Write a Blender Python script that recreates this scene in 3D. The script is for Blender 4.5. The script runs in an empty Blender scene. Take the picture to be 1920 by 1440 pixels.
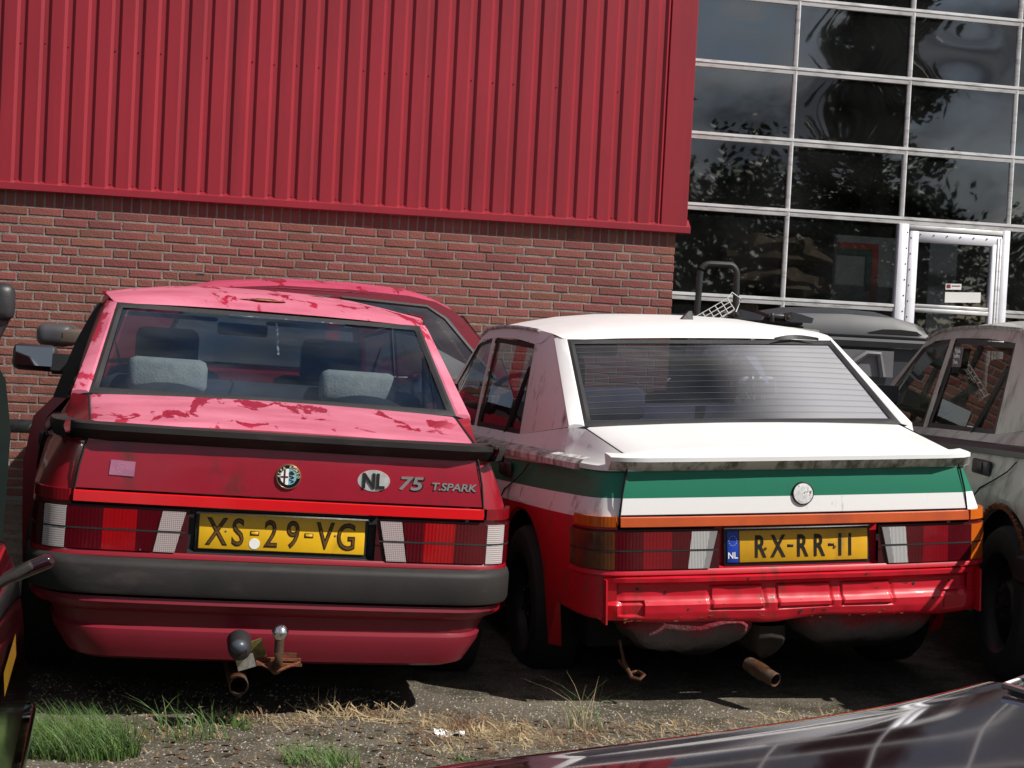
import bpy, bmesh, math, random
from math import sin, cos, pi, radians, sqrt, atan2
from mathutils import Vector, Matrix, noise as mnoise
random.seed(7)
S = bpy.context.scene
COL = S.collection
# ------------------------------------------------------------------ camera, sky, sun, exposure
CAMH = 1.236
cam_d = bpy.data.cameras.new('camera'); cam = bpy.data.objects.new('camera', cam_d); COL.objects.link(cam)
cam_d.sensor_width = 36; cam_d.lens = 36*2834.5/1920; cam_d.clip_start = .05; cam_d.clip_end = 2000
cam.matrix_world = Matrix.Translation((0, 0, CAMH)) @ Matrix.Rotation(radians(90-1.686), 4, 'X') @ Matrix.Rotation(radians(2.884), 4, 'Z')
S.camera = cam
SUN = Vector((.62, -.28, .74)).normalized()
W = bpy.data.worlds.new('World'); S.world = W; W.use_nodes = True
nt = W.node_tree; nt.nodes.clear()
def wn(t, **k):
    n = nt.nodes.new(t)
    for a, b in k.items(): setattr(n, a, b)
    return n
out = wn('ShaderNodeOutputWorld'); bg = wn('ShaderNodeBackground'); bg.inputs[1].default_value = .066
sky = wn('ShaderNodeTexSky', sky_type='NISHITA', sun_disc=False)
sky.sun_elevation = math.asin(SUN.z); sky.sun_rotation = atan2(SUN.x, SUN.y); sky.altitude = 0; sky.air_density = 1; sky.dust_density = 1.5
tc = wn('ShaderNodeTexCoord'); mp = wn('ShaderNodeMapping'); mp.inputs['Scale'].default_value = (1, 1, 2.2)
nz = wn('ShaderNodeTexNoise'); nz.inputs['Scale'].default_value = 5.5; nz.inputs['Detail'].default_value = 9; nz.inputs['Roughness'].default_value = .58; nz.inputs['Distortion'].default_value = .4
rp = wn('ShaderNodeValToRGB'); rp.color_ramp.elements[0].position = .43; rp.color_ramp.elements[1].position = .58
n2 = wn('ShaderNodeTexNoise'); n2.inputs['Scale'].default_value = 8; n2.inputs['Detail'].default_value = 6
cr = wn('ShaderNodeValToRGB'); cr.color_ramp.elements[0].color = (1.6, 1.75, 2.1, 1); cr.color_ramp.elements[1].color = (7.5, 7.5, 7.4, 1)
cr.color_ramp.elements[0].position = .38; cr.color_ramp.elements[1].position = .60
mx = wn('ShaderNodeMixRGB')
L = nt.links.new
L(tc.outputs['Generated'], mp.inputs[0]); L(mp.outputs[0], nz.inputs[0]); L(mp.outputs[0], n2.inputs[0]); L(nz.outputs[0], rp.inputs[0]); L(n2.outputs[0], cr.inputs[0])
L(rp.outputs[0], mx.inputs[0]); L(sky.outputs[0], mx.inputs[1]); L(cr.outputs[0], mx.inputs[2]); L(mx.outputs[0], bg.inputs[0]); L(bg.outputs[0], out.inputs[0])
sd = bpy.data.lights.new('sun', 'SUN'); sd.energy = 5; sd.angle = radians(.5); sd.color = (1, .95, .88)
sun = bpy.data.objects.new('sun', sd); COL.objects.link(sun); sun.rotation_euler = SUN.to_track_quat('Z', 'Y').to_euler()
vs = S.view_settings; vs.view_transform = 'Standard'; vs.look = 'None'; vs.exposure = .22; vs.gamma = 1; vs.use_curve_mapping = False
S.render.engine = 'CYCLES'; S.cycles.max_bounces = 10; S.cycles.transparent_max_bounces = 24; S.cycles.use_denoising = True
# ------------------------------------------------------------------ helpers
def tag(o, label=None, cat=None, group=None, kind=None):
    for k, v in (('label', label), ('category', cat), ('group', group), ('kind', kind)):
        if v: o[k] = v
    return o
def empty(name, loc=(0, 0, 0), rot=(0, 0, 0)):
    o = bpy.data.objects.new(name, None); COL.objects.link(o); o.location = loc; o.rotation_euler = rot; o.empty_display_size = .2
    return o
def link(name, me, mats, parent=None, loc=None, rot=None, scl=None):
    o = bpy.data.objects.new(name, me); COL.objects.link(o)
    if mats is not None and not me.materials:
        for m in (mats if isinstance(mats, (list, tuple)) else [mats]): me.materials.append(m)
    o.parent = parent
    if loc: o.location = loc
    if rot: o.rotation_euler = rot
    if scl: o.scale = scl
    return o
class B:
    """collects vertices and faces"""
    def __init__(s): s.v = []; s.f = []; s.m = []
    def add(s, v, f, m=0):
        n = len(s.v); s.v += [tuple(p) for p in v]; s.f += [tuple(i+n for i in q) for q in f]; s.m += [m]*len(f); return s
    def grid(s, rows, m=0, close=False):
        n = len(rows); k = len(rows[0]); v = [p for r in rows for p in r]; f = []
        for i in range(n-1):
            for j in range(k if close else k-1):
                a = i*k+j; b = i*k+(j+1) % k
                f.append((a, b, b+k, a+k))
        return s.add(v, f, m)
    def box(s, c, d, m=0, R=None):
        x, y, z = (q/2 for q in d); v = [Vector((i*x, j*y, k*z)) for i in (-1, 1) for j in (-1, 1) for k in (-1, 1)]
        if R: v = [R @ p for p in v]
        v = [p+Vector(c) for p in v]
        return s.add(v, [(0, 1, 3, 2), (4, 6, 7, 5), (0, 4, 5, 1), (2, 3, 7, 6), (0, 2, 6, 4), (1, 5, 7, 3)], m)
    def tube(s, pts, r, n=8, m=0, caps=True):
        pts = [Vector(p) for p in pts]; rr = r if isinstance(r, (list, tuple)) else [r]*len(pts); rows = []
        up = Vector((0, 0, 1))
        for i, p in enumerate(pts):
            t = (pts[min(i+1, len(pts)-1)]-pts[max(i-1, 0)]).normalized()
            a = t.cross(up if abs(t.z) < .9 else Vector((1, 0, 0))).normalized(); b = t.cross(a)
            rows.append([p+(a*cos(2*pi*j/n)+b*sin(2*pi*j/n))*rr[i] for j in range(n)])
        k = len(s.v); s.grid(rows, m, True)
        if caps:
            s.f.append(tuple(range(k, k+n))[::-1]); s.m.append(m); e = k+n*(len(pts)-1); s.f.append(tuple(range(e, e+n))); s.m.append(m)
        return s
    def lathe(s, prof, n=24, axis='y', c=(0, 0, 0), m=0):
        rows = []
        for a, r in prof:
            row = []
            for j in range(n):
                u, w = r*cos(2*pi*j/n), r*sin(2*pi*j/n)
                p = (u, a, w) if axis == 'y' else ((a, u, w) if axis == 'x' else (u, w, a))
                row.append(tuple(p[i]+c[i] for i in range(3)))
            rows.append(row)
        return s.grid(rows, m, True)
    def me(s, name='m', smooth=35, recalc=True):
        me = bpy.data.meshes.new(name); me.from_pydata(s.v, [], s.f)
        if recalc:
            bm = bmesh.new(); bm.from_mesh(me); bmesh.ops.remove_doubles(bm, verts=bm.verts, dist=1e-5) if False else None
            bmesh.ops.recalc_face_normals(bm, faces=bm.faces); bm.to_mesh(me); bm.free()
        if any(s.m): me.polygons.foreach_set('material_index', s.m)
        if smooth: 
            me.polygons.foreach_set('use_smooth', [True]*len(me.polygons)); me.set_sharp_from_angle(angle=radians(smooth))
        me.update(); return me
    def obj(s, name, mats, parent=None, smooth=35, recalc=True, **k): return link(name, s.me(name, smooth, recalc), mats, parent, **k)
def rbox(name, c, d, r, mats, parent=None, seg=2, R=None, taper=None):
    bm = bmesh.new(); bmesh.ops.create_cube(bm, size=1)
    for v in bm.verts: v.co = Vector((v.co.x*d[0], v.co.y*d[1], v.co.z*d[2]))
    if taper:
        for v in bm.verts:
            if v.co.z > 0: v.co.x *= taper[0]; v.co.y *= taper[1]
    bmesh.ops.bevel(bm, geom=list(bm.edges), offset=r, segments=seg, affect='EDGES', profile=.5)
    for v in bm.verts: v.co = (R @ v.co if R else v.co)+Vector(c)
    me = bpy.data.meshes.new(name); bm.to_mesh(me); bm.free()
    me.polygons.foreach_set('use_smooth', [True]*len(me.polygons)); me.set_sharp_from_angle(angle=radians(50))
    return link(name, me, mats, parent)
def lerp(a, b, t): return a+(b-a)*t
def interp(x, tab):
    if x <= tab[0][0]: return tab[0][1]
    for (a, p), (b, q) in zip(tab, tab[1:]):
        if x <= b: return p+(q-p)*(x-a)/(b-a)
    return tab[-1][1]
def text(name, body, size, mats, parent, loc, rot, ext=.001, sx=1, shear=0, offset=0, space=1):
    cu = bpy.data.curves.new(name, 'FONT'); cu.body = body; cu.size = size; cu.extrude = ext; cu.align_x = 'CENTER'; cu.align_y = 'CENTER'; cu.shear = shear; cu.offset = offset; cu.space_character = space; cu.resolution_u = 4
    t = bpy.data.objects.new(name, cu); COL.objects.link(t); dg = bpy.context.evaluated_depsgraph_get()
    me = bpy.data.meshes.new_from_object(t.evaluated_get(dg)); bpy.data.objects.remove(t); bpy.data.curves.remove(cu)
    me.materials.clear(); xs = [v.co.x for v in me.vertices]; ys = [v.co.y for v in me.vertices]; cx = (min(xs)+max(xs))/2; cy = (min(ys)+max(ys))/2
    for v in me.vertices: v.co.x = (v.co.x-cx)*sx; v.co.y -= cy
    return link(name, me, mats, parent, loc, rot)
# ------------------------------------------------------------------ materials
def mat(name, col, rough=.5, metal=0, var=.12, vscale=6, bump=0, bscale=40, coat=0, col2=None, mix=(.45, .65), mscale=5, mstretch=(1, 1, 1), detail=8, obrand=0, spec=.5, rough2=None):
    m = bpy.data.materials.new(name); m.use_nodes = True; t = m.node_tree; N = t.nodes; P = N['Principled BSDF']; l = t.links.new
    P.inputs['Roughness'].default_value = rough; P.inputs['Metallic'].default_value = metal; P.inputs['Specular IOR Level'].default_value = spec
    if coat: P.inputs['Coat Weight'].default_value = coat; P.inputs['Coat Roughness'].default_value = .06
    c = N.new('ShaderNodeTexCoord'); n = N.new('ShaderNodeTexNoise'); n.inputs['Scale'].default_value = vscale; n.inputs['Detail'].default_value = 6
    l(c.outputs['Object'], n.inputs[0])
    r = N.new('ShaderNodeValToRGB'); a = 1-var; b = 1+var
    r.color_ramp.elements[0].position = .3; r.color_ramp.elements[1].position = .7
    r.color_ramp.elements[0].color = (col[0]*a, col[1]*a, col[2]*a, 1); r.color_ramp.elements[1].color = (min(col[0]*b, 1), min(col[1]*b, 1), min(col[2]*b, 1), 1)
    l(n.outputs[0], r.inputs[0]); o = r.outputs[0]
    if col2:
        mp = N.new('ShaderNodeMapping'); mp.inputs['Scale'].default_value = mstretch; q = N.new('ShaderNodeTexNoise'); q.inputs['Scale'].default_value = mscale; q.inputs['Detail'].default_value = detail; q.inputs['Roughness'].default_value = .6
        l(c.outputs['Object'], mp.inputs[0]); l(mp.outputs[0], q.inputs[0]); k = N.new('ShaderNodeMapRange'); k.inputs[1].default_value = mix[0]; k.inputs[2].default_value = mix[1]
        l(q.outputs[0], k.inputs[0]); x = N.new('ShaderNodeMixRGB'); l(k.outputs[0], x.inputs[0]); l(o, x.inputs[1]); x.inputs[2].default_value = (*col2, 1); o = x.outputs[0]
        if rough2 is not None:
            rr = N.new('ShaderNodeMapRange'); rr.inputs[3].default_value = rough; rr.inputs[4].default_value = rough2; l(k.outputs[0], rr.inputs[0]); l(rr.outputs[0], P.inputs['Roughness'])
    if obrand:
        i = N.new('ShaderNodeObjectInfo'); h = N.new('ShaderNodeHueSaturation'); k = N.new('ShaderNodeMapRange'); k.inputs[3].default_value = 1-obrand; k.inputs[4].default_value = 1+obrand
        l(i.outputs['Random'], k.inputs[0]); l(k.outputs[0], h.inputs['Value']); l(o, h.inputs['Color']); o = h.outputs[0]
        k2 = N.new('ShaderNodeMapRange'); k2.inputs[3].default_value = .49; k2.inputs[4].default_value = .51; mm = N.new('ShaderNodeMath'); mm.operation = 'FRACT'; m3 = N.new('ShaderNodeMath'); m3.operation = 'MULTIPLY'; m3.inputs[1].default_value = 7.3
        l(i.outputs['Random'], m3.inputs[0]); l(m3.outputs[0], mm.inputs[0]); l(mm.outputs[0], k2.inputs[0]); l(k2.outputs[0], h.inputs['Hue'])
    l(o, P.inputs['Base Color'])
    if bump:
        q = N.new('ShaderNodeTexNoise'); q.inputs['Scale'].default_value = bscale; q.inputs['Detail'].default_value = 8; l(c.outputs['Object'], q.inputs[0]); bb = N.new('ShaderNodeBump'); bb.inputs['Strength'].default_value = bump; bb.inputs['Distance'].default_value = .01
        l(q.outputs[0], bb.inputs['Height']); l(bb.outputs[0], P.inputs['Normal'])
    return m
def nodes(m): return m.node_tree.nodes, m.node_tree.links.new
def glassmat(name, tint, f0=.05, dirt_haze=0., dirt_haze_col=(.4, .4, .42), wav=0, gain=1.0, dscale=(1.5, 1.5, 1.5), lines=None, dgrad=None):
    m = bpy.data.materials.new(name); m.use_nodes = True; t = m.node_tree; N = t.nodes; N.clear(); l = t.links.new
    o = N.new('ShaderNodeOutputMaterial'); tr = N.new('ShaderNodeBsdfTransparent'); tr.inputs[0].default_value = (*tint, 1); g = N.new('ShaderNodeBsdfGlossy'); g.inputs['Roughness'].default_value = .015
    lw = N.new('ShaderNodeLayerWeight'); lw.inputs[0].default_value = .5; pw = N.new('ShaderNodeMath'); pw.operation = 'POWER'; pw.inputs[1].default_value = 4.5; mr = N.new('ShaderNodeMapRange'); mr.inputs[3].default_value = f0; mr.inputs[4].default_value = gain
    l(lw.outputs['Facing'], pw.inputs[0]); l(pw.outputs[0], mr.inputs[0]); mx = N.new('ShaderNodeMixShader'); c = N.new('ShaderNodeTexCoord'); src = tr.outputs[0]
    if dirt_haze:
        d = N.new('ShaderNodeBsdfDiffuse'); d.inputs[0].default_value = (*dirt_haze_col, 1); n = N.new('ShaderNodeTexNoise'); n.inputs['Scale'].default_value = 1; n.inputs['Detail'].default_value = 6; mp = N.new('ShaderNodeMapping'); mp.inputs['Scale'].default_value = dscale
        l(c.outputs['Object'], mp.inputs[0]); l(mp.outputs[0], n.inputs[0]); k = N.new('ShaderNodeMapRange'); k.inputs[1].default_value = .35; k.inputs[2].default_value = .7; k.inputs[4].default_value = dirt_haze; l(n.outputs[0], k.inputs[0]); f = k.outputs[0]
        if dgrad:
            sx = N.new('ShaderNodeSeparateXYZ'); l(c.outputs['Object'], sx.inputs[0]); k2 = N.new('ShaderNodeMapRange'); k2.inputs[1].default_value, k2.inputs[2].default_value, k2.inputs[3].default_value, k2.inputs[4].default_value = dgrad
            k2.interpolation_type = 'SMOOTHSTEP'; l(sx.outputs[0], k2.inputs[0]); ad = N.new('ShaderNodeMath'); ad.operation = 'ADD'; l(f, ad.inputs[0]); l(k2.outputs[0], ad.inputs[1]); f = ad.outputs[0]
        x = N.new('ShaderNodeMixShader'); l(f, x.inputs[0]); l(tr.outputs[0], x.inputs[1]); l(d.outputs[0], x.inputs[2]); src = x.outputs[0]
    if wav:
        n = N.new('ShaderNodeTexNoise'); n.inputs['Scale'].default_value = 1.6; n.inputs['Detail'].default_value = 2; l(c.outputs['Object'], n.inputs[0]); b = N.new('ShaderNodeBump'); b.inputs['Strength'].default_value = wav; b.inputs['Distance'].default_value = .05; l(n.outputs[0], b.inputs['Height']); l(b.outputs[0], g.inputs['Normal'])
    l(mr.outputs[0], mx.inputs[0]); l(src, mx.inputs[1]); l(g.outputs[0], mx.inputs[2]); l(mx.outputs[0], o.inputs[0])
    return m
M = {}
M['brick'] = mat('brick', (.21, .068, .055), .85, var=.2, vscale=18, bump=.5, bscale=90, col2=(.16, .05, .04), mix=(.5, .75), mscale=9, obrand=.17)
M['mortar'] = mat('mortar', (.23, .205, .185), .95, var=.2, vscale=14, bump=.7, bscale=70, col2=(.09, .09, .07), mix=(.5, .7), mscale=3)
M['clad'] = mat('red_cladding', (.27, .014, .026), .45, var=.11, vscale=.9, bump=.06, bscale=3.5, col2=(.19, .012, .02), mix=(.48, .75), mscale=2.5, mstretch=(2.5, 1, .16))
M['flash'] = mat('red_flashing', (.25, .014, .026), .4, var=.08, vscale=3, col2=(.14, .03, .03), mix=(.6, .8), mscale=4)
M['alu'] = mat('weathered_aluminium', (.66, .66, .67), .45, .15, var=.1, vscale=4, col2=(.28, .27, .25), mix=(.5, .75), mscale=6, mstretch=(1, 1, 4))
M['alu_white'] = mat('pale_aluminium', (.66, .66, .72), .45, .1, var=.07, vscale=5, col2=(.4, .4, .38), mix=(.6, .85), mscale=8)
M['seal'] = mat('black_rubber', (.018, .018, .019), .6, var=.3, bump=.15, bscale=60)
M['black'] = mat('black_plastic', (.022, .022, .024), .45, var=.25, vscale=9, bump=.1, bscale=80)
M['bumper'] = mat('grey_bumper_plastic', (.024, .022, .022), .6, spec=.25, var=.2, vscale=5, bump=.07, bscale=220, col2=(.08, .06, .06), mix=(.55, .8), mscale=3, mstretch=(1, 1, 3))
M['dark'] = mat('dark_underside', (.008, .008, .008), .9, var=.4)
M['interior'] = mat('dark_interior', (.03, .032, .036), .85, var=.2)
M['hall'] = mat('hall_surface', (.05, .05, .052), .9, var=.3, vscale=2)
M['pane'] = glassmat('hall_pane', (.36, .39, .41), .26, dirt_haze=.04, wav=.009)
M['lead'] = mat('exposed_gap', (.01, .01, .01), .8)
M['chrome'] = mat('chrome', (.8, .8, .8), .12, 1, var=.05)
M['steel'] = mat('galvanised_steel', (.5, .5, .48), .4, .8, var=.2, vscale=60, col2=(.3, .26, .12), mix=(.5, .7), mscale=20)
M['rust'] = mat('rusty_steel', (.16, .05, .018), .85, .1, var=.4, vscale=30, bump=.5, bscale=90, col2=(.05, .02, .01), mix=(.5, .7), mscale=18)
M['rustpipe'] = mat('rust_stained_pipe', (.12, .085, .06), .6, .5, var=.4, vscale=25, bump=.3, col2=(.09, .035, .015), mix=(.4, .6), mscale=14)
M['tyre'] = mat('tyre_rubber', (.016, .016, .016), .85, var=.2, bump=.2)
M['rim'] = mat('dark_steel_wheel', (.03, .03, .032), .5, .3, var=.3)
M['white_lt'] = mat('white_paper', (.75, .75, .74), .7, var=.05)
M['blue_eu'] = mat('blue_plate_band', (.01, .05, .4), .4, var=.1)
M['yellow'] = mat('yellow_plate', (.72, .42, .01), .4, var=.08, vscale=12, col2=(.42, .26, .02), mix=(.6, .8), mscale=9)
M['yellow2'] = mat('dull_yellow_plate', (.64, .34, .012), .45, var=.12, vscale=12, col2=(.3, .17, .03), mix=(.55, .8), mscale=10, mstretch=(1, 1, .4))
M['ink'] = mat('black_paint', (.008, .007, .006), .5)
M['inkbrown'] = mat('brown_emboss', (.10, .045, .004), .4, var=.5, vscale=30)
M['lens_dark'] = mat('dark_red_lens', (.075, .002, .006), .18, var=.2, coat=.6)
M['lens_red'] = mat('red_lens', (.3, .003, .006), .18, var=.1, coat=.6)
M['lens_mid'] = mat('faded_red_lens', (.2, .004, .01), .2, var=.2, coat=.6)
M['bar_red'] = mat('red_reflector', (.55, .006, .01), .25, var=.06, coat=.5)
M['amber'] = mat('amber_lens', (.5, .1, .006), .25, var=.15, coat=.4, col2=(.3, .05, .01), mix=(.5, .8))
M['amber_dirty'] = mat('dirty_amber_lens', (.17, .05, .008), .3, var=.3, coat=.3, col2=(.05, .02, .01), mix=(.45, .7))
M['bar_orange'] = mat('sun_bleached_orange_reflector', (.5, .085, .02), .4, var=.1, vscale=10, coat=.1, col2=(.36, .06, .03), mix=(.55, .75), mscale=8)
def ribbed(name, axis, freq, c1, c2):
    m = mat(name, c1, .25, coat=.5); N, l = nodes(m); P = N['Principled BSDF']; c = N.new('ShaderNodeTexCoord'); s = N.new('ShaderNodeSeparateXYZ'); l(c.outputs['Object'], s.inputs[0])
    def wave(ax, fr):
        q = N.new('ShaderNodeMath'); q.operation = 'MULTIPLY'; q.inputs[1].default_value = fr; l(s.outputs[ax], q.inputs[0]); f = N.new('ShaderNodeMath'); f.operation = 'FRACT'; l(q.outputs[0], f.inputs[0])
        g = N.new('ShaderNodeMath'); g.operation = 'GREATER_THAN'; g.inputs[1].default_value = .35; l(f.outputs[0], g.inputs[0]); return g.outputs[0]
    o = wave(axis[0], freq)
    if len(axis) > 1:
        w2 = wave(axis[1], freq*1.0); q = N.new('ShaderNodeMath'); q.operation = 'MULTIPLY'; l(o, q.inputs[0]); l(w2, q.inputs[1]); o = q.outputs[0]
    x = N.new('ShaderNodeMixRGB'); l(o, x.inputs[0]); x.inputs[1].default_value = (*c2, 1); x.inputs[2].default_value = (*c1, 1); l(x.outputs[0], P.inputs['Base Color'])
    b = N.new('ShaderNodeBump'); b.inputs['Distance'].default_value = .002; b.inputs['Strength'].default_value = .6; l(o, b.inputs['Height']); l(b.outputs[0], P.inputs['Normal'])
    return m
M['lens_h'] = ribbed('ribbed_clear_lens', [2], 150, (.5, .48, .48), (.32, .22, .22))
M['lens_g'] = ribbed('gridded_clear_lens', [0, 2], 165, (.48, .46, .46), (.32, .22, .22))
M['lens_v'] = ribbed('fluted_clear_lens', [0], 190, (.55, .55, .55), (.2, .19, .19))
def ribs(m, freq=170, amt=.12):
    N, l = nodes(m); P = N['Principled BSDF']; c = N.new('ShaderNodeTexCoord'); s = N.new('ShaderNodeSeparateXYZ'); l(c.outputs['Object'], s.inputs[0]); src = P.inputs['Base Color'].links[0].from_socket
    q = N.new('ShaderNodeMath'); q.operation = 'MULTIPLY'; q.inputs[1].default_value = freq; l(s.outputs[0], q.inputs[0]); w = N.new('ShaderNodeMath'); w.operation = 'PINGPONG'; w.inputs[1].default_value = 1; l(q.outputs[0], w.inputs[0])
    b = N.new('ShaderNodeBump'); b.inputs['Distance'].default_value = .003; b.inputs['Strength'].default_value = amt; l(w.outputs[0], b.inputs['Height']); l(b.outputs[0], P.inputs['Normal'])
    h = N.new('ShaderNodeHueSaturation'); k = N.new('ShaderNodeMapRange'); k.inputs[3].default_value = .9; k.inputs[4].default_value = 1.05; l(w.outputs[0], k.inputs[0]); l(k.outputs[0], h.inputs['Value']); l(src, h.inputs['Color']); l(h.outputs[0], P.inputs['Base Color'])
for k_ in ('lens_dark', 'lens_red', 'lens_mid', 'amber', 'amber_dirty'): ribs(M[k_])
# weathered paints
def paint(name, col, fade=None, fadeamt=0, dirt_haze=(.05, .05, .035), dmix=(.62, .8), rough=.35, coat=.4, stripes=False, dstretch=(6, 6, 1.2), dscale=3, sidedirt=0):
    m = mat(name, col, rough, var=.06, vscale=3, coat=coat); N, l = nodes(m); P = N['Principled BSDF']; src = P.inputs['Base Color'].links[0].from_socket
    c = N.new('ShaderNodeTexCoord'); sp = N.new('ShaderNodeSeparateXYZ'); l(c.outputs['Object'], sp.inputs[0])
    def math_(op, a, b):
        q = N.new('ShaderNodeMath'); q.operation = op
        for i, z in enumerate((a, b)):
            if z is None: continue
            if isinstance(z, (int, float)): q.inputs[i].default_value = z
            else: l(z, q.inputs[i])
        return q.outputs[0]
    def mixc(f, a, b):
        x = N.new('ShaderNodeMixRGB'); l(f, x.inputs[0])
        for i, z in ((1, a), (2, b)):
            if isinstance(z, tuple): x.inputs[i].default_value = (*z, 1)
            else: l(z, x.inputs[i])
        return x.outputs[0]
    if stripes:
        zz = math_('ADD', sp.outputs[2], math_('MULTIPLY', sp.outputs[1], .045))
        src = mixc(math_('GREATER_THAN', zz, .709), (.50, .006, .018), (.80, .80, .80))
        gr = math_('MULTIPLY', math_('GREATER_THAN', zz, .777), math_('LESS_THAN', zz, .868))
        src = mixc(gr, src, (.004, .165, .095))
    if fade:
        n = N.new('ShaderNodeTexNoise'); n.inputs['Scale'].default_value = 5; n.inputs['Detail'].default_value = 7; n.inputs['Roughness'].default_value = .6; n.inputs['Distortion'].default_value = .5
        mp = N.new('ShaderNodeMapping'); mp.inputs['Scale'].default_value = (1.7, .75, 1); l(c.outputs['Object'], mp.inputs[0]); l(mp.outputs[0], n.inputs[0])
        k = N.new('ShaderNodeMapRange'); k.inputs[1].default_value = fadeamt; k.inputs[2].default_value = fadeamt+.02; k.inputs[3].default_value = 1; k.inputs[4].default_value = 0; l(n.outputs[0], k.inputs[0])
        n5 = N.new('ShaderNodeTexNoise'); n5.inputs['Scale'].default_value = 2.2; n5.inputs['Detail'].default_value = 9; n5.inputs['Roughness'].default_value = .65; mp5 = N.new('ShaderNodeMapping'); mp5.inputs['Scale'].default_value = (1, 2.5, 1); l(c.outputs['Object'], mp5.inputs[0]); l(mp5.outputs[0], n5.inputs[0])
        k5 = N.new('ShaderNodeMapRange'); k5.inputs[1].default_value = .35; k5.inputs[2].default_value = .68; l(n5.outputs[0], k5.inputs[0]); fd = mixc(k5.outputs[0], tuple(q_*s_ for q_, s_ in zip(fade, (.78, .55, .62))), tuple(min(1, q_*1.08) for q_ in fade))
        src = mixc(k.outputs[0], src, fd)
        rr = N.new('ShaderNodeMapRange'); rr.inputs[3].default_value = .25; rr.inputs[4].default_value = .55; l(k.outputs[0], rr.inputs[0]); l(rr.outputs[0], P.inputs['Roughness'])
        ck = N.new('ShaderNodeMapRange'); ck.inputs[3].default_value = .5; ck.inputs[4].default_value = .05; l(k.outputs[0], ck.inputs[0]); l(ck.outputs[0], P.inputs['Coat Weight'])
        bb = N.new('ShaderNodeBump'); bb.inputs['Distance'].default_value = .002; bb.inputs['Strength'].default_value = .5; l(k.outputs[0], bb.inputs['Height']); l(bb.outputs[0], P.inputs['Normal'])
    n = N.new('ShaderNodeTexNoise'); n.inputs['Scale'].default_value = dscale; n.inputs['Detail'].default_value = 10; n.inputs['Roughness'].default_value = .68; mp = N.new('ShaderNodeMapping'); mp.inputs['Scale'].default_value = dstretch
    l(c.outputs['Object'], mp.inputs[0]); l(mp.outputs[0], n.inputs[0]); k = N.new('ShaderNodeMapRange'); k.inputs[1].default_value = dmix[0]; k.inputs[2].default_value = dmix[1]; k.inputs[4].default_value = .85
    f = n.outputs[0]
    if sidedirt:   # the flanks of the car carry far more streaks than the rest
        ge = N.new('ShaderNodeMath'); ge.operation = 'LESS_THAN'; l(sp.outputs[0], ge.inputs[0]); ge.inputs[1].default_value = -.64
        f = math_('ADD', f, math_('MULTIPLY', ge.outputs[0], sidedirt))
    l(f, k.inputs[0]); src = mixc(k.outputs[0], src, dirt_haze)
    l(src, P.inputs['Base Color']); return m
M['red_face'] = paint('grime_stained_red_paint', (.26, .006, .02), dirt_haze=(.028, .022, .014), dmix=(.53, .74), dstretch=(3.5, 3.5, 2.2), dscale=2.5)
M['red'] = paint('weathered_dark_red_paint', (.24, .003, .012), dirt_haze=(.05, .03, .02), dmix=(.6, .82), dstretch=(3, 3, 2))
M['red_faded'] = paint('peeling_faded_red_paint', (.40, .014, .045), fade=(.57, .175, .25), fadeamt=.575, dmix=(.72, .9), dirt_haze=(.3, .12, .13))
M['red_bump'] = paint('dull_red_valance_paint', (.17, .007, .019), rough=.45, coat=.15, dmix=(.55, .8), dirt_haze=(.07, .02, .015), dstretch=(4, 4, 1))
M['stripe'] = paint('white_green_red_paint', (.8, .8, .8), stripes=True, dirt_haze=(.06, .06, .045), dmix=(.60, .74), dstretch=(7, 4, 1.5), dscale=2.6, rough=.5, coat=.06, sidedirt=.055)
M['white'] = paint('dirty_white_paint', (.8, .8, .8), dirt_haze=(.16, .15, .11), dmix=(.68, .85), rough=.4, coat=.2)
M['white_mossy'] = paint('moss_stained_white_paint', (.62, .62, .6), dirt_haze=(.05, .055, .025), dmix=(.44, .62), rough=.6, coat=0, dstretch=(9, 5, 2))
M['red_low'] = paint('bright_red_panel_paint', (.52, .005, .02), dirt_haze=(.05, .03, .015), dmix=(.55, .72), rough=.42, coat=.2, dstretch=(5, 5, 2))
M['well'] = mat('oversprayed_spare_wheel_well', (.12, .105, .11), .6, var=.3, vscale=8, bump=.6, bscale=60)
def overspray(m):   # red paint sprayed onto the upper part, bare grey below, tarred bottom
    N, l = nodes(m); P = N['Principled BSDF']; src = P.inputs['Base Color'].links[0].from_socket; c = N.new('ShaderNodeTexCoord'); s = N.new('ShaderNodeSeparateXYZ'); n = N.new('ShaderNodeTexNoise'); n.inputs['Scale'].default_value = 7; n.inputs['Detail'].default_value = 5
    l(c.outputs['Object'], s.inputs[0]); l(c.outputs['Object'], n.inputs[0]); a = N.new('ShaderNodeMath'); a.operation = 'MULTIPLY_ADD'; l(n.outputs[0], a.inputs[0]); a.inputs[1].default_value = .12; l(s.outputs[2], a.inputs[2])
    for lo, hi, col in ((.335, .385, (.33, .02, .04)), (.30, .27, (.012, .012, .012))):
        k = N.new('ShaderNodeMapRange'); k.inputs[1].default_value = lo; k.inputs[2].default_value = hi; l(a.outputs[0], k.inputs[0]); x = N.new('ShaderNodeMixRGB'); l(k.outputs[0], x.inputs[0]); l(src, x.inputs[1]); x.inputs[2].default_value = (*col, 1); src = x.outputs[0]
    l(src, P.inputs['Base Color'])
overspray(M['well'])
M['silver'] = paint('grimy_silver_paint', (.40, .40, .375), dirt_haze=(.10, .10, .06), dmix=(.5, .68), rough=.45, coat=.2, dstretch=(3, 3, 1.2))
M['silver_mossy'] = paint('moss_streaked_silver_paint', (.32, .32, .3), dirt_haze=(.06, .06, .03), dmix=(.44, .6), rough=.6, coat=0, dstretch=(9, 9, 1.5))
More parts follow.
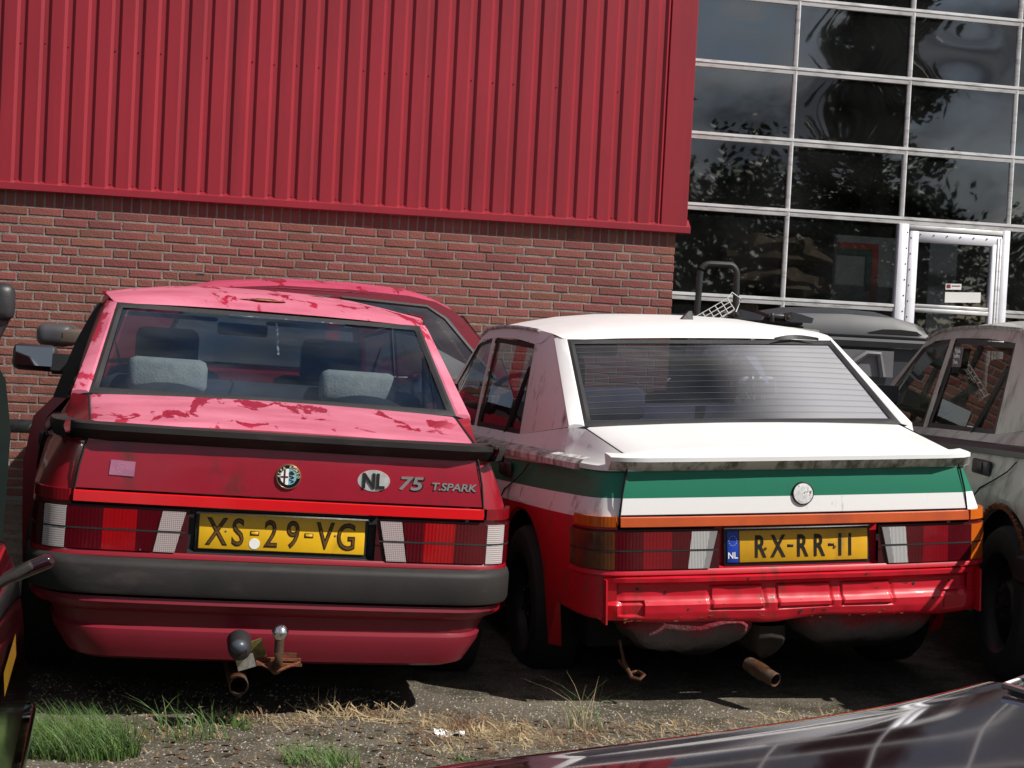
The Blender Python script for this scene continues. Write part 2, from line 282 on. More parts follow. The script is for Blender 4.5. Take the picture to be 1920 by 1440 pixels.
M['hatch'] = paint('pink_faded_red_paint', (.36, .01, .045), fade=(.48, .07, .14), fadeamt=.56, dmix=(.72, .9), dirt_haze=(.35, .15, .18))
M['hatch_low'] = paint('shade_darkened_red_paint', (.15, .004, .014), dmix=(.72, .9))  # body red darkened, putting the shade behind the saloons into the paint
M['van'] = paint('dark_green_van_paint', (.010, .016, .014), dmix=(.6, .85), dirt_haze=(.03, .03, .03))
M['maroon'] = paint('dark_maroon_paint', (.014, .003, .005), dmix=(.76, .95), dirt_haze=(.05, .04, .04), rough=.05, coat=1, dstretch=(9, 9, 9), dscale=5)
M['cover'] = mat('dark_grey_moulded_plastic', (.022, .025, .032), .5, var=.15, vscale=5, col2=(.04, .04, .045), mix=(.5, .8), mscale=3)
M['cream'] = mat('pale_grey_seat_fabric', (.5, .49, .45), .9, var=.14, vscale=30, bump=.3, bscale=120)
M['seat'] = mat('dark_seat_fabric', (.045, .05, .062), .95, var=.2)
M['seatgrey'] = mat('grey_seat_fabric', (.17, .165, .165), .95, var=.15)
M['gl_red'] = glassmat('sky_hazed_blue_glass', (.48, .54, .58), .06, dirt_haze=.10, dirt_haze_col=(.05, .13, .30), dscale=(2, 2, 2))  # blue haze over the pane paints in the reflected sky
M['gl_white'] = glassmat('hazy_rear_glass', (.36, .39, .50), .06, dirt_haze=.07, dirt_haze_col=(.5, .5, .53), dscale=(1.5, 1.5, 1.5), dgrad=(-.08, .40, 0, .62))  # grey film thickens towards the right of the pane
M['gl_side'] = glassmat('side_glass', (.6, .63, .62), .05, dirt_haze=.05, dirt_haze_col=(.2, .18, .17))
M['gl_silver'] = glassmat('mossy_side_glass', (.26, .27, .25), .05, dirt_haze=.18, dirt_haze_col=(.16, .17, .09), dscale=(2, 2, 5))
M['gl_hatch'] = glassmat('reflective_side_glass', (.3, .33, .35), .42, dirt_haze=.1)
M['mirror'] = mat('mirror_glass', (.8, .85, .88), .03, 1, var=0)
M['trunk'] = mat('bark', (.09, .065, .045), .9, bump=.6, bscale=20)
M['leaf'] = mat('tree_leaves', (.04, .065, .025), .6, var=.4, vscale=1.5, obrand=.15)
M['leaf_dark'] = mat('hedge_leaves', (.035, .06, .022), .6, var=.4, vscale=1.5)
M['grass'] = mat('green_grass', (.06, .125, .022), .6, var=.4, vscale=14, col2=(.17, .18, .06), mix=(.52, .7), mscale=22)
M['straw'] = mat('dry_straw', (.40, .31, .17), .8, var=.5, vscale=9, col2=(.17, .09, .05), mix=(.45, .6), mscale=6)
M['pebble'] = mat('pale_gravel', (.33, .3, .26), .85, var=.6, vscale=25)
# ------------------------------------------------------------------ ground
def ground_mat():
    m = mat('gravelly_asphalt', (.115, .096, .07), .95, var=.4, vscale=3, bump=1, bscale=120, col2=(.05, .044, .026), mix=(.46, .60), mscale=6)
    N, l = nodes(m); P = N['Principled BSDF']; src = P.inputs['Base Color'].links[0].from_socket; c = N.new('ShaderNodeTexCoord')
    v = N.new('ShaderNodeTexVoronoi'); v.inputs['Scale'].default_value = 90; l(c.outputs['Object'], v.inputs[0]); k = N.new('ShaderNodeMapRange'); k.inputs[1].default_value = .1; k.inputs[2].default_value = .42; k.inputs[3].default_value = 1; k.inputs[4].default_value = 0; l(v.outputs['Distance'], k.inputs[0])
    hs = N.new('ShaderNodeSeparateXYZ'); l(v.outputs['Color'], hs.inputs[0]); q = N.new('ShaderNodeMath'); q.operation = 'GREATER_THAN'; q.inputs[1].default_value = .62; l(hs.outputs[0], q.inputs[0]); w = N.new('ShaderNodeMath'); w.operation = 'MULTIPLY'; l(q.outputs[0], w.inputs[0]); l(k.outputs[0], w.inputs[1])
    x = N.new('ShaderNodeMixRGB'); l(w.outputs[0], x.inputs[0]); l(src, x.inputs[1]); x.inputs[2].default_value = (.32, .29, .25, 1); l(x.outputs[0], P.inputs['Base Color']); return m
M['ground'] = ground_mat()
def gz(x, y): return .014*mnoise.noise(Vector((x*1.7, y*1.7, 0)))+.006*mnoise.noise(Vector((x*7, y*7, 3)))
gx = [-300, -80, -20, -6, -3]+[-2+i*.06 for i in range(84)]+[3.2, 5, 8, 20, 80, 300]
gy = [-300, -80, -20, -5, 0, 2, 3]+[3.6+i*.06 for i in range(50)]+[6.8, 7.5, 9, 12, 20, 80, 300]
g = B(); g.grid([[(x, y, gz(x, y) if -2.1 < x < 3.1 and 3.5 < y < 6.7 else 0) for x in gx] for y in gy])
tag(g.obj('ground', M['ground'], smooth=60), kind='structure')
# ------------------------------------------------------------------ warehouse (brick plinth, red cladding, glazed sectional door)
WH = empty('warehouse', (-3.3006, 10.0293, 0), (0, 0, radians(10.887)))
tag(WH, 'industrial building with red ribbed metal cladding over a brick base and a glazed door', 'building')
SB, FB = 1.960, 2.055           # bottom of soldier course, bottom of flashing
wallm = B(); wallm.box((-1.76, .108, 1.05), (12.5, .24, 2.1)); brickwall = wallm.obj('brick_wall', M['mortar'], WH, smooth=0)
def brick_mesh(w, h, seed):
    r = random.Random(seed); bm = bmesh.new(); bmesh.ops.create_cube(bm, size=1)
    for v in bm.verts: v.co = Vector((v.co.x*w+r.uniform(-.0015, .0015), v.co.y*.03, v.co.z*h+r.uniform(-.0015, .0015)))
    bmesh.ops.bevel(bm, geom=[e for e in bm.edges if all(v.co.y < 0 for v in e.verts)], offset=.004, segments=1, affect='EDGES')
    me = bpy.data.meshes.new('brick'); bm.to_mesh(me); bm.free(); me.materials.append(M['brick']); return me
bs = [brick_mesh(.21, .0505, i) for i in range(4)]; bh = [brick_mesh(.10, .0505, 10+i) for i in range(3)]; bso = [brick_mesh(.0505, .118, 20+i) for i in range(3)]; bq = [brick_mesh(.155, .0505, 30)]
rest = B(); nb = 0; rb = random.Random(5)
def put_brick(me, s, z, part):
    global nb
    y = -.001+rb.uniform(-.0015, .0015)
    if part:
        o = link('brick', me, None, brickwall, (s, y, z)); nb += 1
    else:
        rest.add([(v.co.x+s, v.co.y+y, v.co.z+z) for v in me.vertices], [tuple(p.vertices) for p in me.polygons])
CH = .0622
for ci in range(31):
    z = SB-.005-CH*(ci+.5); s = 4.49-(.1 if ci % 2 else 0) ; cells = []
    s0 = -.95
    end = 4.495; x = end
    first = True
    while x > s0:
        if first: w = .10 if ci % 2 else .155; me = bh[0] if ci % 2 else bq[0]; first = False
        elif rb.random() < .17: w = .10; me = rb.choice(bh)
        else: w = .21; me = rb.choice(bs)
        c = x-w/2; x -= w+.01
        vis = (ci < 7 and c > -.35) or (ci < 9 and (c > 2.6 or c < .85)) or (ci < 16 and -.35 < c < .45)
        put_brick(me, c, z, vis and nb < 224)
s = 4.47; k = 0
while s > -.95:
    put_brick(rb.choice(bso), s, SB+.055, s > -.3 and nb < 299); s -= .0622
o = rest.obj('brick', M['brick'], brickwall, smooth=0); tag(o, kind='stuff')
# quoin end of the brick wall (return into the door reveal)
q = B(); q.box((4.42, .26, 1.05), (.14, .06, 2.1)); q.obj('brick_return', M['brick'], WH, smooth=0)
# ribbed cladding : pitch .15, crest proud
prof = []; s = -3.6
while s < 4.36:
    prof += [(s, -.052), (s+.080, -.052), (s+.100, -.036), (s+.132, -.036)]; s += .15
prof = [p for p in prof if p[0] < 4.375]+[(4.375, -.036)]
c = B(); zs = [FB+.043, 2.3, 2.6, 3.0, 3.5, 4.2, 5.2, 6.6]
rc = random.Random(3)
c.grid([[(x, y+.0022*mnoise.noise(Vector((x*2.3, z*1.4, 1))), z) for x, y in prof] for z in zs]); c.obj('metal_cladding', M['clad'], WH, smooth=20)
sc = B(); s = -3.6+.112
while s < 4.36:
    for z in (FB+.075, 3.02+.005*rc.random(), 4.6):
        if z != FB+.075 and rc.random() < .35: continue
        sc.lathe([(-.0425, .001), (-.042, .0035), (-.038, .005), (-.036, .005)], 7, 'y', (s+rc.uniform(-.004, .004), 0, z+rc.uniform(-.006, .006)))
    s += .15
tag(sc.obj('cladding_screw', M['flash'], WH), kind='stuff')
fl = B(); pf = [(0, FB+.10), (-.054, FB+.052), (-.066, FB+.044), (-.068, FB+.002), (-.062, FB-.006), (-.03, FB), (0, FB)]
fl.grid([[(x, y, z) for y, z in pf] for x in (-3.6, -2, 0, 2, 4.59)]); fl.add([(4.59, y, z) for y, z in pf], [tuple(range(len(pf)))]); fl.obj('flashing', M['flash'], WH, smooth=25)
ct = B(); ct.grid([[(x, y, z) for x, y in ((4.36, -.02), (4.375, -.053), (4.56, -.056), (4.565, -.05), (4.565, .3))] for z in (FB+.045, 4, 6.6)]); ct.obj('corner_trim', M['clad'], WH, smooth=25)
ub = B(); ub.box((9.2, .1, 6.0), (9.28, .2, 1.2)); ub.box((11.6, .1, 2.7), (4.4, .2, 5.4)); ub.obj('upper_wall', M['clad'], WH, smooth=0)
# hall interior shell
hl = B()
hl.add([(-8, .3, 6.6), (14, .3, 6.6), (14, 9, 6.6), (-8, 9, 6.6)], [(0, 1, 2, 3)]); hl.add([(-8, 9, 0), (14, 9, 0), (14, 9, 6.6), (-8, 9, 6.6)], [(0, 1, 2, 3)])
hl.add([(-8, .3, 0), (-8, 9, 0), (-8, 9, 6.6), (-8, .3, 6.6)], [(0, 1, 2, 3)]); hl.add([(14, .3, 0), (14, 9, 0), (14, 9, 6.6), (14, .3, 6.6)], [(0, 1, 2, 3)])
hl.add([(-8, .3, .006), (14, .3, .006), (14, 9, .006), (-8, 9, .006)], [(0, 1, 2, 3)]); hl.add([(-8, .24, 0), (4.45, .24, 0), (4.45, .24, 6.6), (-8, .24, 6.6)], [(0, 1, 2, 3)])
hl.obj('hall_shell', M['hall'], WH, smooth=0)
# glazed door
DY = .30
door = B(); door.box((4.53, DY+.02, 3.0), (.07, .05, 6.0)); door.obj('door_jamb', M['seal'], WH, smooth=0)
gd = empty('sectional_door'); gd.parent = WH; gd.location = (0, DY, 0)
RZ = [.35, .98, 1.624, 2.290, 2.815, 3.345, 3.86, 4.385, 4.91, 5.40]; SX = [4.56, 5.452, 6.368, 7.25, 8.14, 9.03, 9.4]
for i, z in enumerate(RZ):
    b = B()
    segs = [(4.55, 9.5)] if z > 2.2 else [(4.55, 6.43), (7.19, 9.5)]
    for a, e in segs:
        b.grid([[(x, y, z+h) for y, h in ((.03, -.030), (-.004, -.027), (-.008, -.004), (-.001, -.001), (-.001, .003), (-.012, .006), (-.012, .026), (.03, .030))] for x in (a, (a+e)/2, e)])
        b.add([(a, .03, z-.03), (a, -.01, z-.03), (a, -.01, z+.03), (a, .03, z+.03)], [(0, 1, 2, 3)])
    b.obj('rail', M['alu'], gd, smooth=20)
for j, x in enumerate(SX[1:-1]):
    b = B(); b.grid([[(x+dx, y, z) for dx, y in ((-.016, .03), (-.014, -.002), (-.004, -.008), (.006, -.010), (.014, -.006), (.016, .03))] for z in ((2.29, 5.4) if x in (6.368, 7.25) else (.3, 5.4))]); b.obj('mullion', M['alu'], gd, smooth=20)
rp_ = random.Random(11)
for i in range(len(RZ)-1):
    for j in range(len(SX)-1):
        if RZ[i+1] < 2.3 and 6.3 < SX[j] < 7.2: continue
        a, e, z0, z1 = SX[j], SX[j+1], RZ[i]+.025, RZ[i+1]-.025
        if z1 < 2.3 and j == 2: continue
        if z1 < 2.3 and j == 1: e = 6.34
        if z1 < 2.3 and j == 3: a = 7.26
        n = 9; t1, t2 = rp_.uniform(-.006, .006), rp_.uniform(-.004, .004)
        bulge = rp_.uniform(-.0015, .0035)
        pn = B(); pn.grid([[(lerp(a, e, u/n), .012+t1*(u/n-.5)+t2*(w/n-.5)+bulge*(sin(pi*u/n)*sin(pi*w/n)), lerp(z0, z1, w/n)) for u in range(n+1)] for w in range(n+1)])
        pn.obj('pane', M['pane'], gd, smooth=80)
# wicket door set in the sectional door
wd = empty('wicket_door'); wd.parent = WH; wd.location = (0, DY, 0)
def bar(parent, name, x0, x1, z0, z1, y0=-.018, y1=.03, m='alu_white'):
    return rbox(name, ((x0+x1)/2, (y0+y1)/2, (z0+z1)/2), (x1-x0, y1-y0, z1-z0), .003, M[m], parent, 1)
bar(wd, 'post', 6.345, 6.425, .05, 2.262); bar(wd, 'post', 7.20, 7.262, .05, 2.262)
bar(wd, 'gap', 6.426, 6.434, .05, 2.235, -.004, .03, 'seal'); bar(wd, 'stile', 6.436, 6.508, .05, 2.215, -.016); bar(wd, 'stile', 7.118, 7.155, .05, 2.15, -.016)
bar(wd, 'hinge_strip', 7.158, 7.176, .05, 2.20, -.02, .03, 'alu'); bar(wd, 'hinge_strip', 7.179, 7.197, .05, 2.20, -.02, .03, 'alu')
bar(wd, 'top_rail', 6.437, 7.196, 2.135, 2.215, -.014); bar(wd, 'head', 6.428, 7.198, 2.222, 2.258, -.02, .03, 'alu')
bar(wd, 'middle_rail', 6.509, 7.117, 1.60, 1.632, -.017, .03, 'alu'); bar(wd, 'middle_rail', 6.509, 7.117, 1.636, 1.662, -.013, .03, 'alu'); bar(wd, 'bottom_rail', 6.509, 7.117, .06, .2, -.015)
for z0, z1 in ((1.665, 2.13), (.21, 1.597)):
    p = B(); p.add([(6.509, .01, z0), (7.117, .01, z0), (7.117, .01, z1), (6.509, .01, z1)], [(0, 1, 2, 3)]); p.obj('pane', M['pane'], wd)
sw = B()
for i in range(6): sw.lathe([(-.022, .001), (-.02, .006), (-.012, .006)], 6, 'y', (6.412-.001*i, 0, 2.2-i*.12)); sw.lathe([(-.022, .001), (-.02, .006), (-.012, .006)], 6, 'y', (6.445, 0, 2.16-i*.12)); sw.lathe([(-.022, .001), (-.02, .005), (-.012, .005)], 6, 'y', (6.52+i*.11, 0, 2.19))
tag(sw.obj('screw', M['seal'], wd), kind='stuff')
nt1 = B(); nt1.add([(6.76, .004, 1.685), (7.055, .004, 1.70), (7.055, .004, 1.778), (6.76, .004, 1.765)], [(0, 1, 2, 3)]); nt1.obj('notice', M['white_lt'], wd)
nt2 = B(); nt2.add([(6.76, .003, 1.785), (6.89, .003, 1.79), (6.89, .003, 1.835), (6.76, .003, 1.83)], [(0, 1, 2, 3)]); nt2.obj('notice', M['white_lt'], wd)
nt3 = B(); nt3.add([(6.768, .001, 1.797), (6.80, .001, 1.798), (6.80, .001, 1.826), (6.768, .001, 1.825)], [(0, 1, 2, 3)]); nt3.add([(6.81, .001, 1.812), (6.88, .001, 1.815), (6.88, .001, 1.822), (6.81, .001, 1.819)], [(0, 1, 2, 3)]); nt3.obj('notice_print', mat('notice_ink', (.2, .02, .03), .7), wd)
# things seen through the panes
def inwall(s, y, z): return WH.matrix_basis @ Vector((s, y, z))
def world_obj(o):    # top-level object built in the wall's own axes
    o.location = WH.location; o.rotation_euler = WH.rotation_euler; return o
tp = B(); r = random.Random(4)
def blob(b, c, d, n=14, k=9, amp=.12, seed=0, flat=True):
    rows = []
    for i in range(k+1):
        ph = pi*i/k-pi/2; row = []
        for j in range(n):
            th = 2*pi*j/n; v = Vector((cos(ph)*cos(th), cos(ph)*sin(th), sin(ph))); a = 1+amp*mnoise.noise(v*2+Vector((seed, 0, 0)))
            row.append((c[0]+v.x*d[0]*a, c[1]+v.y*d[1]*a, c[2]+max(v.z, -.6 if flat else -1)*d[2]*a))
        rows.append(row)
    b.grid(rows, 0, True)
blob(tp, (5.62, .95, 2.0), (.42, .25, .16), seed=2, amp=.5); blob(tp, (5.6, .8, 1.76), (.36, .25, .14), seed=5, amp=.5); tp.box((5.55, .9, .8), (.9, .5, 1.6))
tag(world_obj(tp.obj('tarpaulin', mat('brown_canvas', (.2, .13, .075), .9, var=.3, bump=.4, bscale=8))), 'crumpled brown canvas heaped behind the glass left of the small door', 'tarpaulin')
ps = B(); ps.box((6.22, .62, 1.1), (.5, .02, 2.15)); po = world_obj(ps.obj('sign_board', mat('sign_grey_face', (.28, .28, .27), .7), smooth=0)); tag(po, 'pale sign board with red and green border behind the glass beside the small door', 'sign')
for nm, m_, pts in (('red_border', (.35, .03, .02), ((6.0, 2.07, 6.33, 2.12), (6.28, 1.62, 6.335, 2.07))), ('green_border', (.01, .08, .05), ((6.0, 2.03, 6.27, 2.065), (6.235, 1.75, 6.275, 2.03)))):
    b = B()
    for x0, z0, x1, z1 in pts: b.box(((x0+x1)/2, .606, (z0+z1)/2), (x1-x0, .006, z1-z0))
    b.obj(nm, mat(nm, m_, .6), po, smooth=0)
text('lettering', 'LOWA', .1, mat('sign_red_ink', (.3, .02, .02), .6), po, (6.31, .604, 1.72), (pi/2, radians(90), 0), .001)
bx = B(); bx.box((7.25, 1.5, 1.15), (.25, .3, 2.3)); tag(world_obj(bx.obj('cabinet', mat('grey_cabinet', (.3, .3, .31), .6), smooth=0)), 'tall grey cabinet standing inside the hall behind the upper panes', 'cabinet')
# ------------------------------------------------------------------ saloon car builder (car axes: x right, y forward, z up, rear plate at y=0)
AX_R, AX_F = .80, 3.31
def plan(nose):
    P = [(0, -.03), (.15, -.03), (.30, -.027), (.45, -.022), (.60, -.012), (.647, -.006), (.675, .004), (.70, .018), (.72, .038), (.735, .065), (.747, .10), (.756, .15), (.764, .22), (.772, .32), (.779, .42)]
    P += [(.782+.03*(i/18), .46+i*.04) for i in range(19)]
    P += [(.813, 1.3), (.815, 1.6), (.815, 2.0), (.815, 2.4), (.812, 2.8), (.810, 2.94)]
    P += [(.808, 2.97+i*.04) for i in range(18) if 2.97+i*.04 < nose-.15]
    P += [(.79, nose-.12), (.74, nose-.05), (.6, nose), (.3, nose+.025), (0, nose+.03)]
    return P
def normals(P):
    N = []
    for i in range(len(P)):
        a = P[max(i-1, 0)]; b = P[min(i+1, len(P)-1)]; t = Vector((b[0]-a[0], b[1]-a[1])).normalized(); N.append((t.y, -t.x))
    N[0] = (0, -1); N[-1] = (0, 1); return N
def sweep_pt(P, N, s, off):
    """point at arclength s along the plan, pushed out by off"""
    d = 0
    for i in range(len(P)-1):
        L_ = sqrt((P[i+1][0]-P[i][0])**2+(P[i+1][1]-P[i][1])**2)
        if s <= d+L_ or i == len(P)-2:
            t = (s-d)/L_; x = lerp(P[i][0], P[i+1][0], t); y = lerp(P[i][1], P[i+1][1], t); nx = lerp(N[i][0], N[i+1][0], t); ny = lerp(N[i][1], N[i+1][1], t); return (x+nx*off, y+ny*off)
        d += L_
def mirrored(b, rows_fn, m=0):
    for sgn in (-1, 1): b.grid([[(sgn*x, y, z) for x, y, z in r] for r in rows_fn], m)
def deck(y): return .918+.067*max(0, min(1, y/.48))
def lidw(y): return interp(y, [(0, .603), (.48, .627)])
def ledge(y): return .866-.028*max(y, 0)
def belt(y): return interp(y, [(.5, .94), (1.3, .905), (2.2, .88), (3.2, .84)])
def saloon(name, T, yaw, sh, c, nose, opts):
    root = empty(name, T, (0, -sh, yaw)); P = plan(nose); N = normals(P)
    def ob(nm, b, m, parent=root, **k): return b.obj(nm, M[m] if isinstance(m, str) else m, parent, **k)
    # ---- body shell
    b = B(); rows = []
    for (x, y), (nx, ny) in list(zip(P, N))[5:]:
        zb = .365 if y < (.4 if opts.get('heater') else .52) else .19
        for ya in (AX_R, AX_F):
            if abs(y-ya) < .345: zb = max(zb, .30+sqrt(.345**2-(y-ya)**2))
        zl = ledge(y)
        cor = 1 if y > .12 else 1.0
        if y > nose-.2: zl = min(zl, .72)
        prof = [(zb, .012 if zb > .3 else .05), (zb+.012, 0), (lerp(zb+.012, .69, .35), 0), (lerp(zb+.012, .69, .7), -.004), (.69, 0), (.775, .017), (zl-.004, .038), (zl, .028), (zl+.016, .03), (zl+.024, .05)]
        tf = lambda z: 1-.047*max(0, min(1, (z-.70)/.17))*max(0, min(1, (.7-y)/.4))
        r = [((x-nx*i)*tf(z), y-ny*i, z) for z, i in prof]
        if y < .48: e = (lidw(max(y, 0))+.007, max(y, .012), deck(max(y, 0))-.003)
        elif y < 1.21: t = (y-.48)/(1.21-.48); e = (lerp(.683, .715, t), y, lerp(.986, .907, t))
        elif y < 3.25: e = (.715, y, belt(y))
        else: e = (lerp(.70, .6, min(1, (y-3.25)/.7)) if y < nose-.15 else max(x-.2, 0), min(y, nose-.05), lerp(.86, .74, min(1, (y-3.25)/.9)))
        r.append(tuple(lerp(r[-1][i], e[i], .5)+(0, 0, .004)[i] for i in range(3))); r.append(e)
        rows.append(r)
    mirrored(b, rows)
    # hood
    hy = [3.25, 3.45, 3.6, nose-.12]
    b.grid([[(u*interp(y, [(3.25, .70), (3.95, .6)]), y, interp(y, [(3.25, .86), (4.15, .74)])+.03*(1-u*u)) for u in (-1, -.5, 0, .5, 1)] for y in hy])
    # C pillar side panels, with the gutter line along the top
    pt = lambda u, v: tuple(lerp(lerp(A[i], Bq[i], u), lerp(C[i], D[i], u), v) for i in range(3))
    A, Bq, C, D = (.683, .506, .986), (.715, 1.21, .907), (.600, 1.11, 1.325), (.640, 1.266, 1.281)
    cp = [[(pt(u/6, v/6)[0]+.012*sin(pi*u/6)*sin(pi*v/6), *pt(u/6, v/6)[1:]) for u in range(7)] for v in range(7)]
    mirrored(b, cp)
    # rails over the doors, A pillars, B pillars
    top = [(.600, 1.11, 1.325), (.617, 1.26, 1.337), (.624, 1.6, 1.35), (.617, 2.0, 1.352), (.603, 2.4, 1.34), (.575, 2.72, 1.30)]
    wint = [(.63, 1.18, 1.288), (.640, 1.266, 1.281), (.645, 1.6, 1.30), (.641, 2.0, 1.302), (.628, 2.4, 1.29), (.603, 2.70, 1.255)]
    mirrored(b, [top, wint]); apl = [(.575, 2.72, 1.30), (.65, 3.03, 1.08), (.70, 3.28, .872)]; api = [(.603, 2.70, 1.255), (.662, 2.96, 1.06), (.715, 3.16, .835)]; apf = [(.545, 2.76, 1.295), (.615, 3.08, 1.07), (.66, 3.32, .87)]
    mirrored(b, [apl, api]); mirrored(b, [apl, apf])
    mirrored(b, [[(.646, 2.04, 1.302), (.69, 2.10, 1.05), (.715, 2.145, .88)], [(.646, 2.11, 1.30), (.69, 2.165, 1.05), (.715, 2.21, .878)]])
    body = ob('body', b, c['body'])
    # ---- roof
    rf = B(); ry = [1.0, 1.035, 1.11, 1.26, 1.6, 2.0, 2.4, 2.66, 2.74]; rw = [.570, .588, .600, .617, .624, .617, .603, .58, .55]; rz = [1.300, 1.312, 1.325, 1.338, 1.35, 1.352, 1.34, 1.31, 1.29]; rc_ = [.012, .022, .035, .045, .058, .064, .055, .04, .03]
    us = [-1, -.97, -.85, -.6, -.3, 0, .3, .6, .85, .97, 1]
    rf.grid([[(u*w, y, z+k*(1-abs(u)**2.6)) for u in us] for y, w, z, k in zip(ry, rw, rz, rc_)]); ob('roof', rf, c['roof'])
    for sg in (-1, 1): gt = B(); gt.tube([(sg*(x+.006), y, z+.001) for x, y, z in top[1:]], .008, 6); ob('drip_rail', gt, c['rail'])
    # ---- rear window seal, glass and pillar trims
    GB, GT = (.632, .484, .986), (.568, 1.003, 1.302)
    def glp(u, v, up=0, k=1): x = lerp(GB[0], GT[0], v)*u*k; return (x, lerp(GB[1], GT[1], v)+.035*(1-u*u)*(-1 if v < .5 else -.3)*0, lerp(GB[2], GT[2], v)+.018*(1-u*u)*sin(pi*v)+up)
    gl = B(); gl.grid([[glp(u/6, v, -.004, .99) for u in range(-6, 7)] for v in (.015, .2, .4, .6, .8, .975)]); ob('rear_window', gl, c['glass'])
    se = B()
    ed = [(u/8, 0) for u in range(-8, 9)]+[(1, v/8) for v in range(1, 8)]+[(u/8, 1) for u in range(8, -9, -1)]+[(-1, v/8) for v in range(7, 0, -1)]
    def inn(u, v, k): return (max(-1+k, min(1-k, u)), max(k*1.3, min(1-k*1.3, v)))
    r0 = [glp(u, v, .002) for u, v in ed]; r1 = [glp(*inn(u, v, .02), .008) for u, v in ed]; r2 = [glp(*inn(u, v, .045), .002) for u, v in ed]
    se.grid([r0, r1, r2], 0, True); ob('window_seal', se, 'seal')
    if opts.get('heater'):
        h = B()
        for i in range(1, 15):
            v = i/15.5; h.tube([glp(u/6, v, .0006, .95) for u in range(-6, 7)], .0006, 3)
        ob('heater_wire', h, mat('heater_line', (.13, .115, .11), .6))
    for sg in (-1, 1):
        ptm = B(); lines = []
        for dx, dz in ((-.004, .003), (.003, .009), (.030, .010), (.046, .004), (.049, -.012)):
            lines.append([(sg*(lerp(.636, .571, v)+dx*lerp(1.1, .75, v)), lerp(.488, 1.012, v)+(dx*lerp(.35, 1.2, v)), lerp(.986, 1.305, v)+dz*(1-.6*v**4)) for v in (.0, .1, .3, .5, .7, .85, .95, 1.0)])
        ptm.grid(lines); ptm.add([l_[0] for l_ in lines], [(0, 1, 2, 3, 4)])
        ob('pillar_trim', ptm, c['trim'], smooth=30)
    # ---- windscreen and side glass
    ws = B(); ws.grid([[(u*lerp(.65, .54, v), lerp(3.28, 2.75, v)+.05*(1-u*u), lerp(.875, 1.295, v)) for u in (-1, -.5, 0, .5, 1)] for v in (0, .5, 1)]); ob('windscreen', ws, 'gl_side')
    rg = B(); fg = B()
    rg_ = [(.712, 1.21, .905), (.640, 1.266, 1.281), (.640, 2.04, 1.30), (.712, 2.145, .882)]; fg_ = [(.712, 2.21, .88), (.640, 2.11, 1.30), (.60, 2.70, 1.26), (.658, 2.96, 1.06), (.712, 3.16, .842)]
    def sideglass(sg, poly, nm):
        q = B(); q.add([(sg*(x-.008), y, z) for x, y, z in poly], [tuple(range(len(poly)))]); ob(nm, q, c['sglass'], smooth=0)
        f = B(); cx = sum(p[1] for p in poly)/len(poly); cz = sum(p[2] for p in poly)/len(poly)
        o_ = [(sg*x, y, z) for x, y, z in poly]; i_ = [(sg*(x-.004), y+(cx-y)*.09, z+(cz-z)*.11) for x, y, z in poly]
        f.grid([o_+[o_[0]], i_+[i_[0]]]); ob('window_rubber', f, 'seal', smooth=0)
    for sg in (-1, 1):
        sideglass(sg, rg_, 'rear_side_window'); sideglass(sg, fg_, 'front_side_window')
        q = B(); q.tube([(sg*.652, 1.30, 1.18), (sg*.712, 1.50, .895)], .011, 4); ob('window_divider', q, 'seal')
    # door shut lines
    for sg in (-1, 1):
        for ln in ([(.777, .76, .828), (.789, .82, .785), (.800, .92, .745), (.808, 1.06, .70), (.8125, 1.15, .64)], [(.715, 2.18, .875), (.79, 2.25, .79), (.818, 2.272, .65), (.816, 2.275, .45), (.80, 2.28, .22)]):
            q = B(); q.tube([(sg*(x+.001), y, z) for x, y, z in ln], .0032, 4); ob('door_gap', q, 'lead')
        for y0 in (1.0, 2.38):
            hz_ = ledge(y0)-.058; hd = rbox('door_handle', (sg*.798, y0+.09, hz_), (.022, .19, .058), .008, M['black'], root, 2); rbox('handle_flap', (sg*.812, y0+.09, hz_), (.006, .085, .042), .002, M['seal'], hd, 1)
    # side moulding
    for sg in (-1, 1):
        q = B(); q.grid([[(sg*(x-nx*i), y-ny*i, ledge(y)+dz) for i, dz in ((.034, -.004), (.018, -.001), (.018, .02), (.034, .036), (.06, .042))] for (x, y), (nx, ny) in list(zip(P, N))[11:-8]])
        ob('side_moulding', q, c['mould'], smooth=30)
    # ---- boot lid : top sheet, rolled edge, rear face
    lid = B(); pr = []
    for y in (.478, .39, .28, .17, .08, .035): pr.append((y, deck(y), lidw(y)))
    pr += [(.022, .914, .602), (.012, .90, .603), (.004, .865, .611), (-.006, .79, .627), (-.011, .722, .639), (-.008, .719, .639)]
    us = [-1, -.985, -.8, -.5, -.2, 0, .2, .5, .8, .985, 1]
    def lidrow(y, z, w): return [(u*w, y-(.018*(1-u*u) if y < .03 else .018*(1-u*u)*max(0, 1-y/.3)), z+.014*(1-u*u)*(1 if y > .03 else max(0, (z-.72)/.2))-(.006 if abs(u) == 1 else 0)*(1 if y > .03 else 0)) for u in us]
    rws = [lidrow(*p) for p in pr]
    lid.grid(rws[:7]); n0 = len(lid.f); lid.grid(rws[6:], 1); bl = ob('boot_lid', lid, [M[c['lid_top']], M[c['lid_face']]], smooth=40)
    for sg in (-1, 1):
        q = B(); q.tube([(sg*(lidw(y)+.003), y, deck(y)-.004) for y in (.48, .33, .2, .08, .03)]+[(sg*.607, .006, .895), (sg*.615, 0, .865), (sg*.631, -.008, .79), (sg*.643, -.012, .69)], .0036, 4)
        ob('lid_gap', q, 'lead')
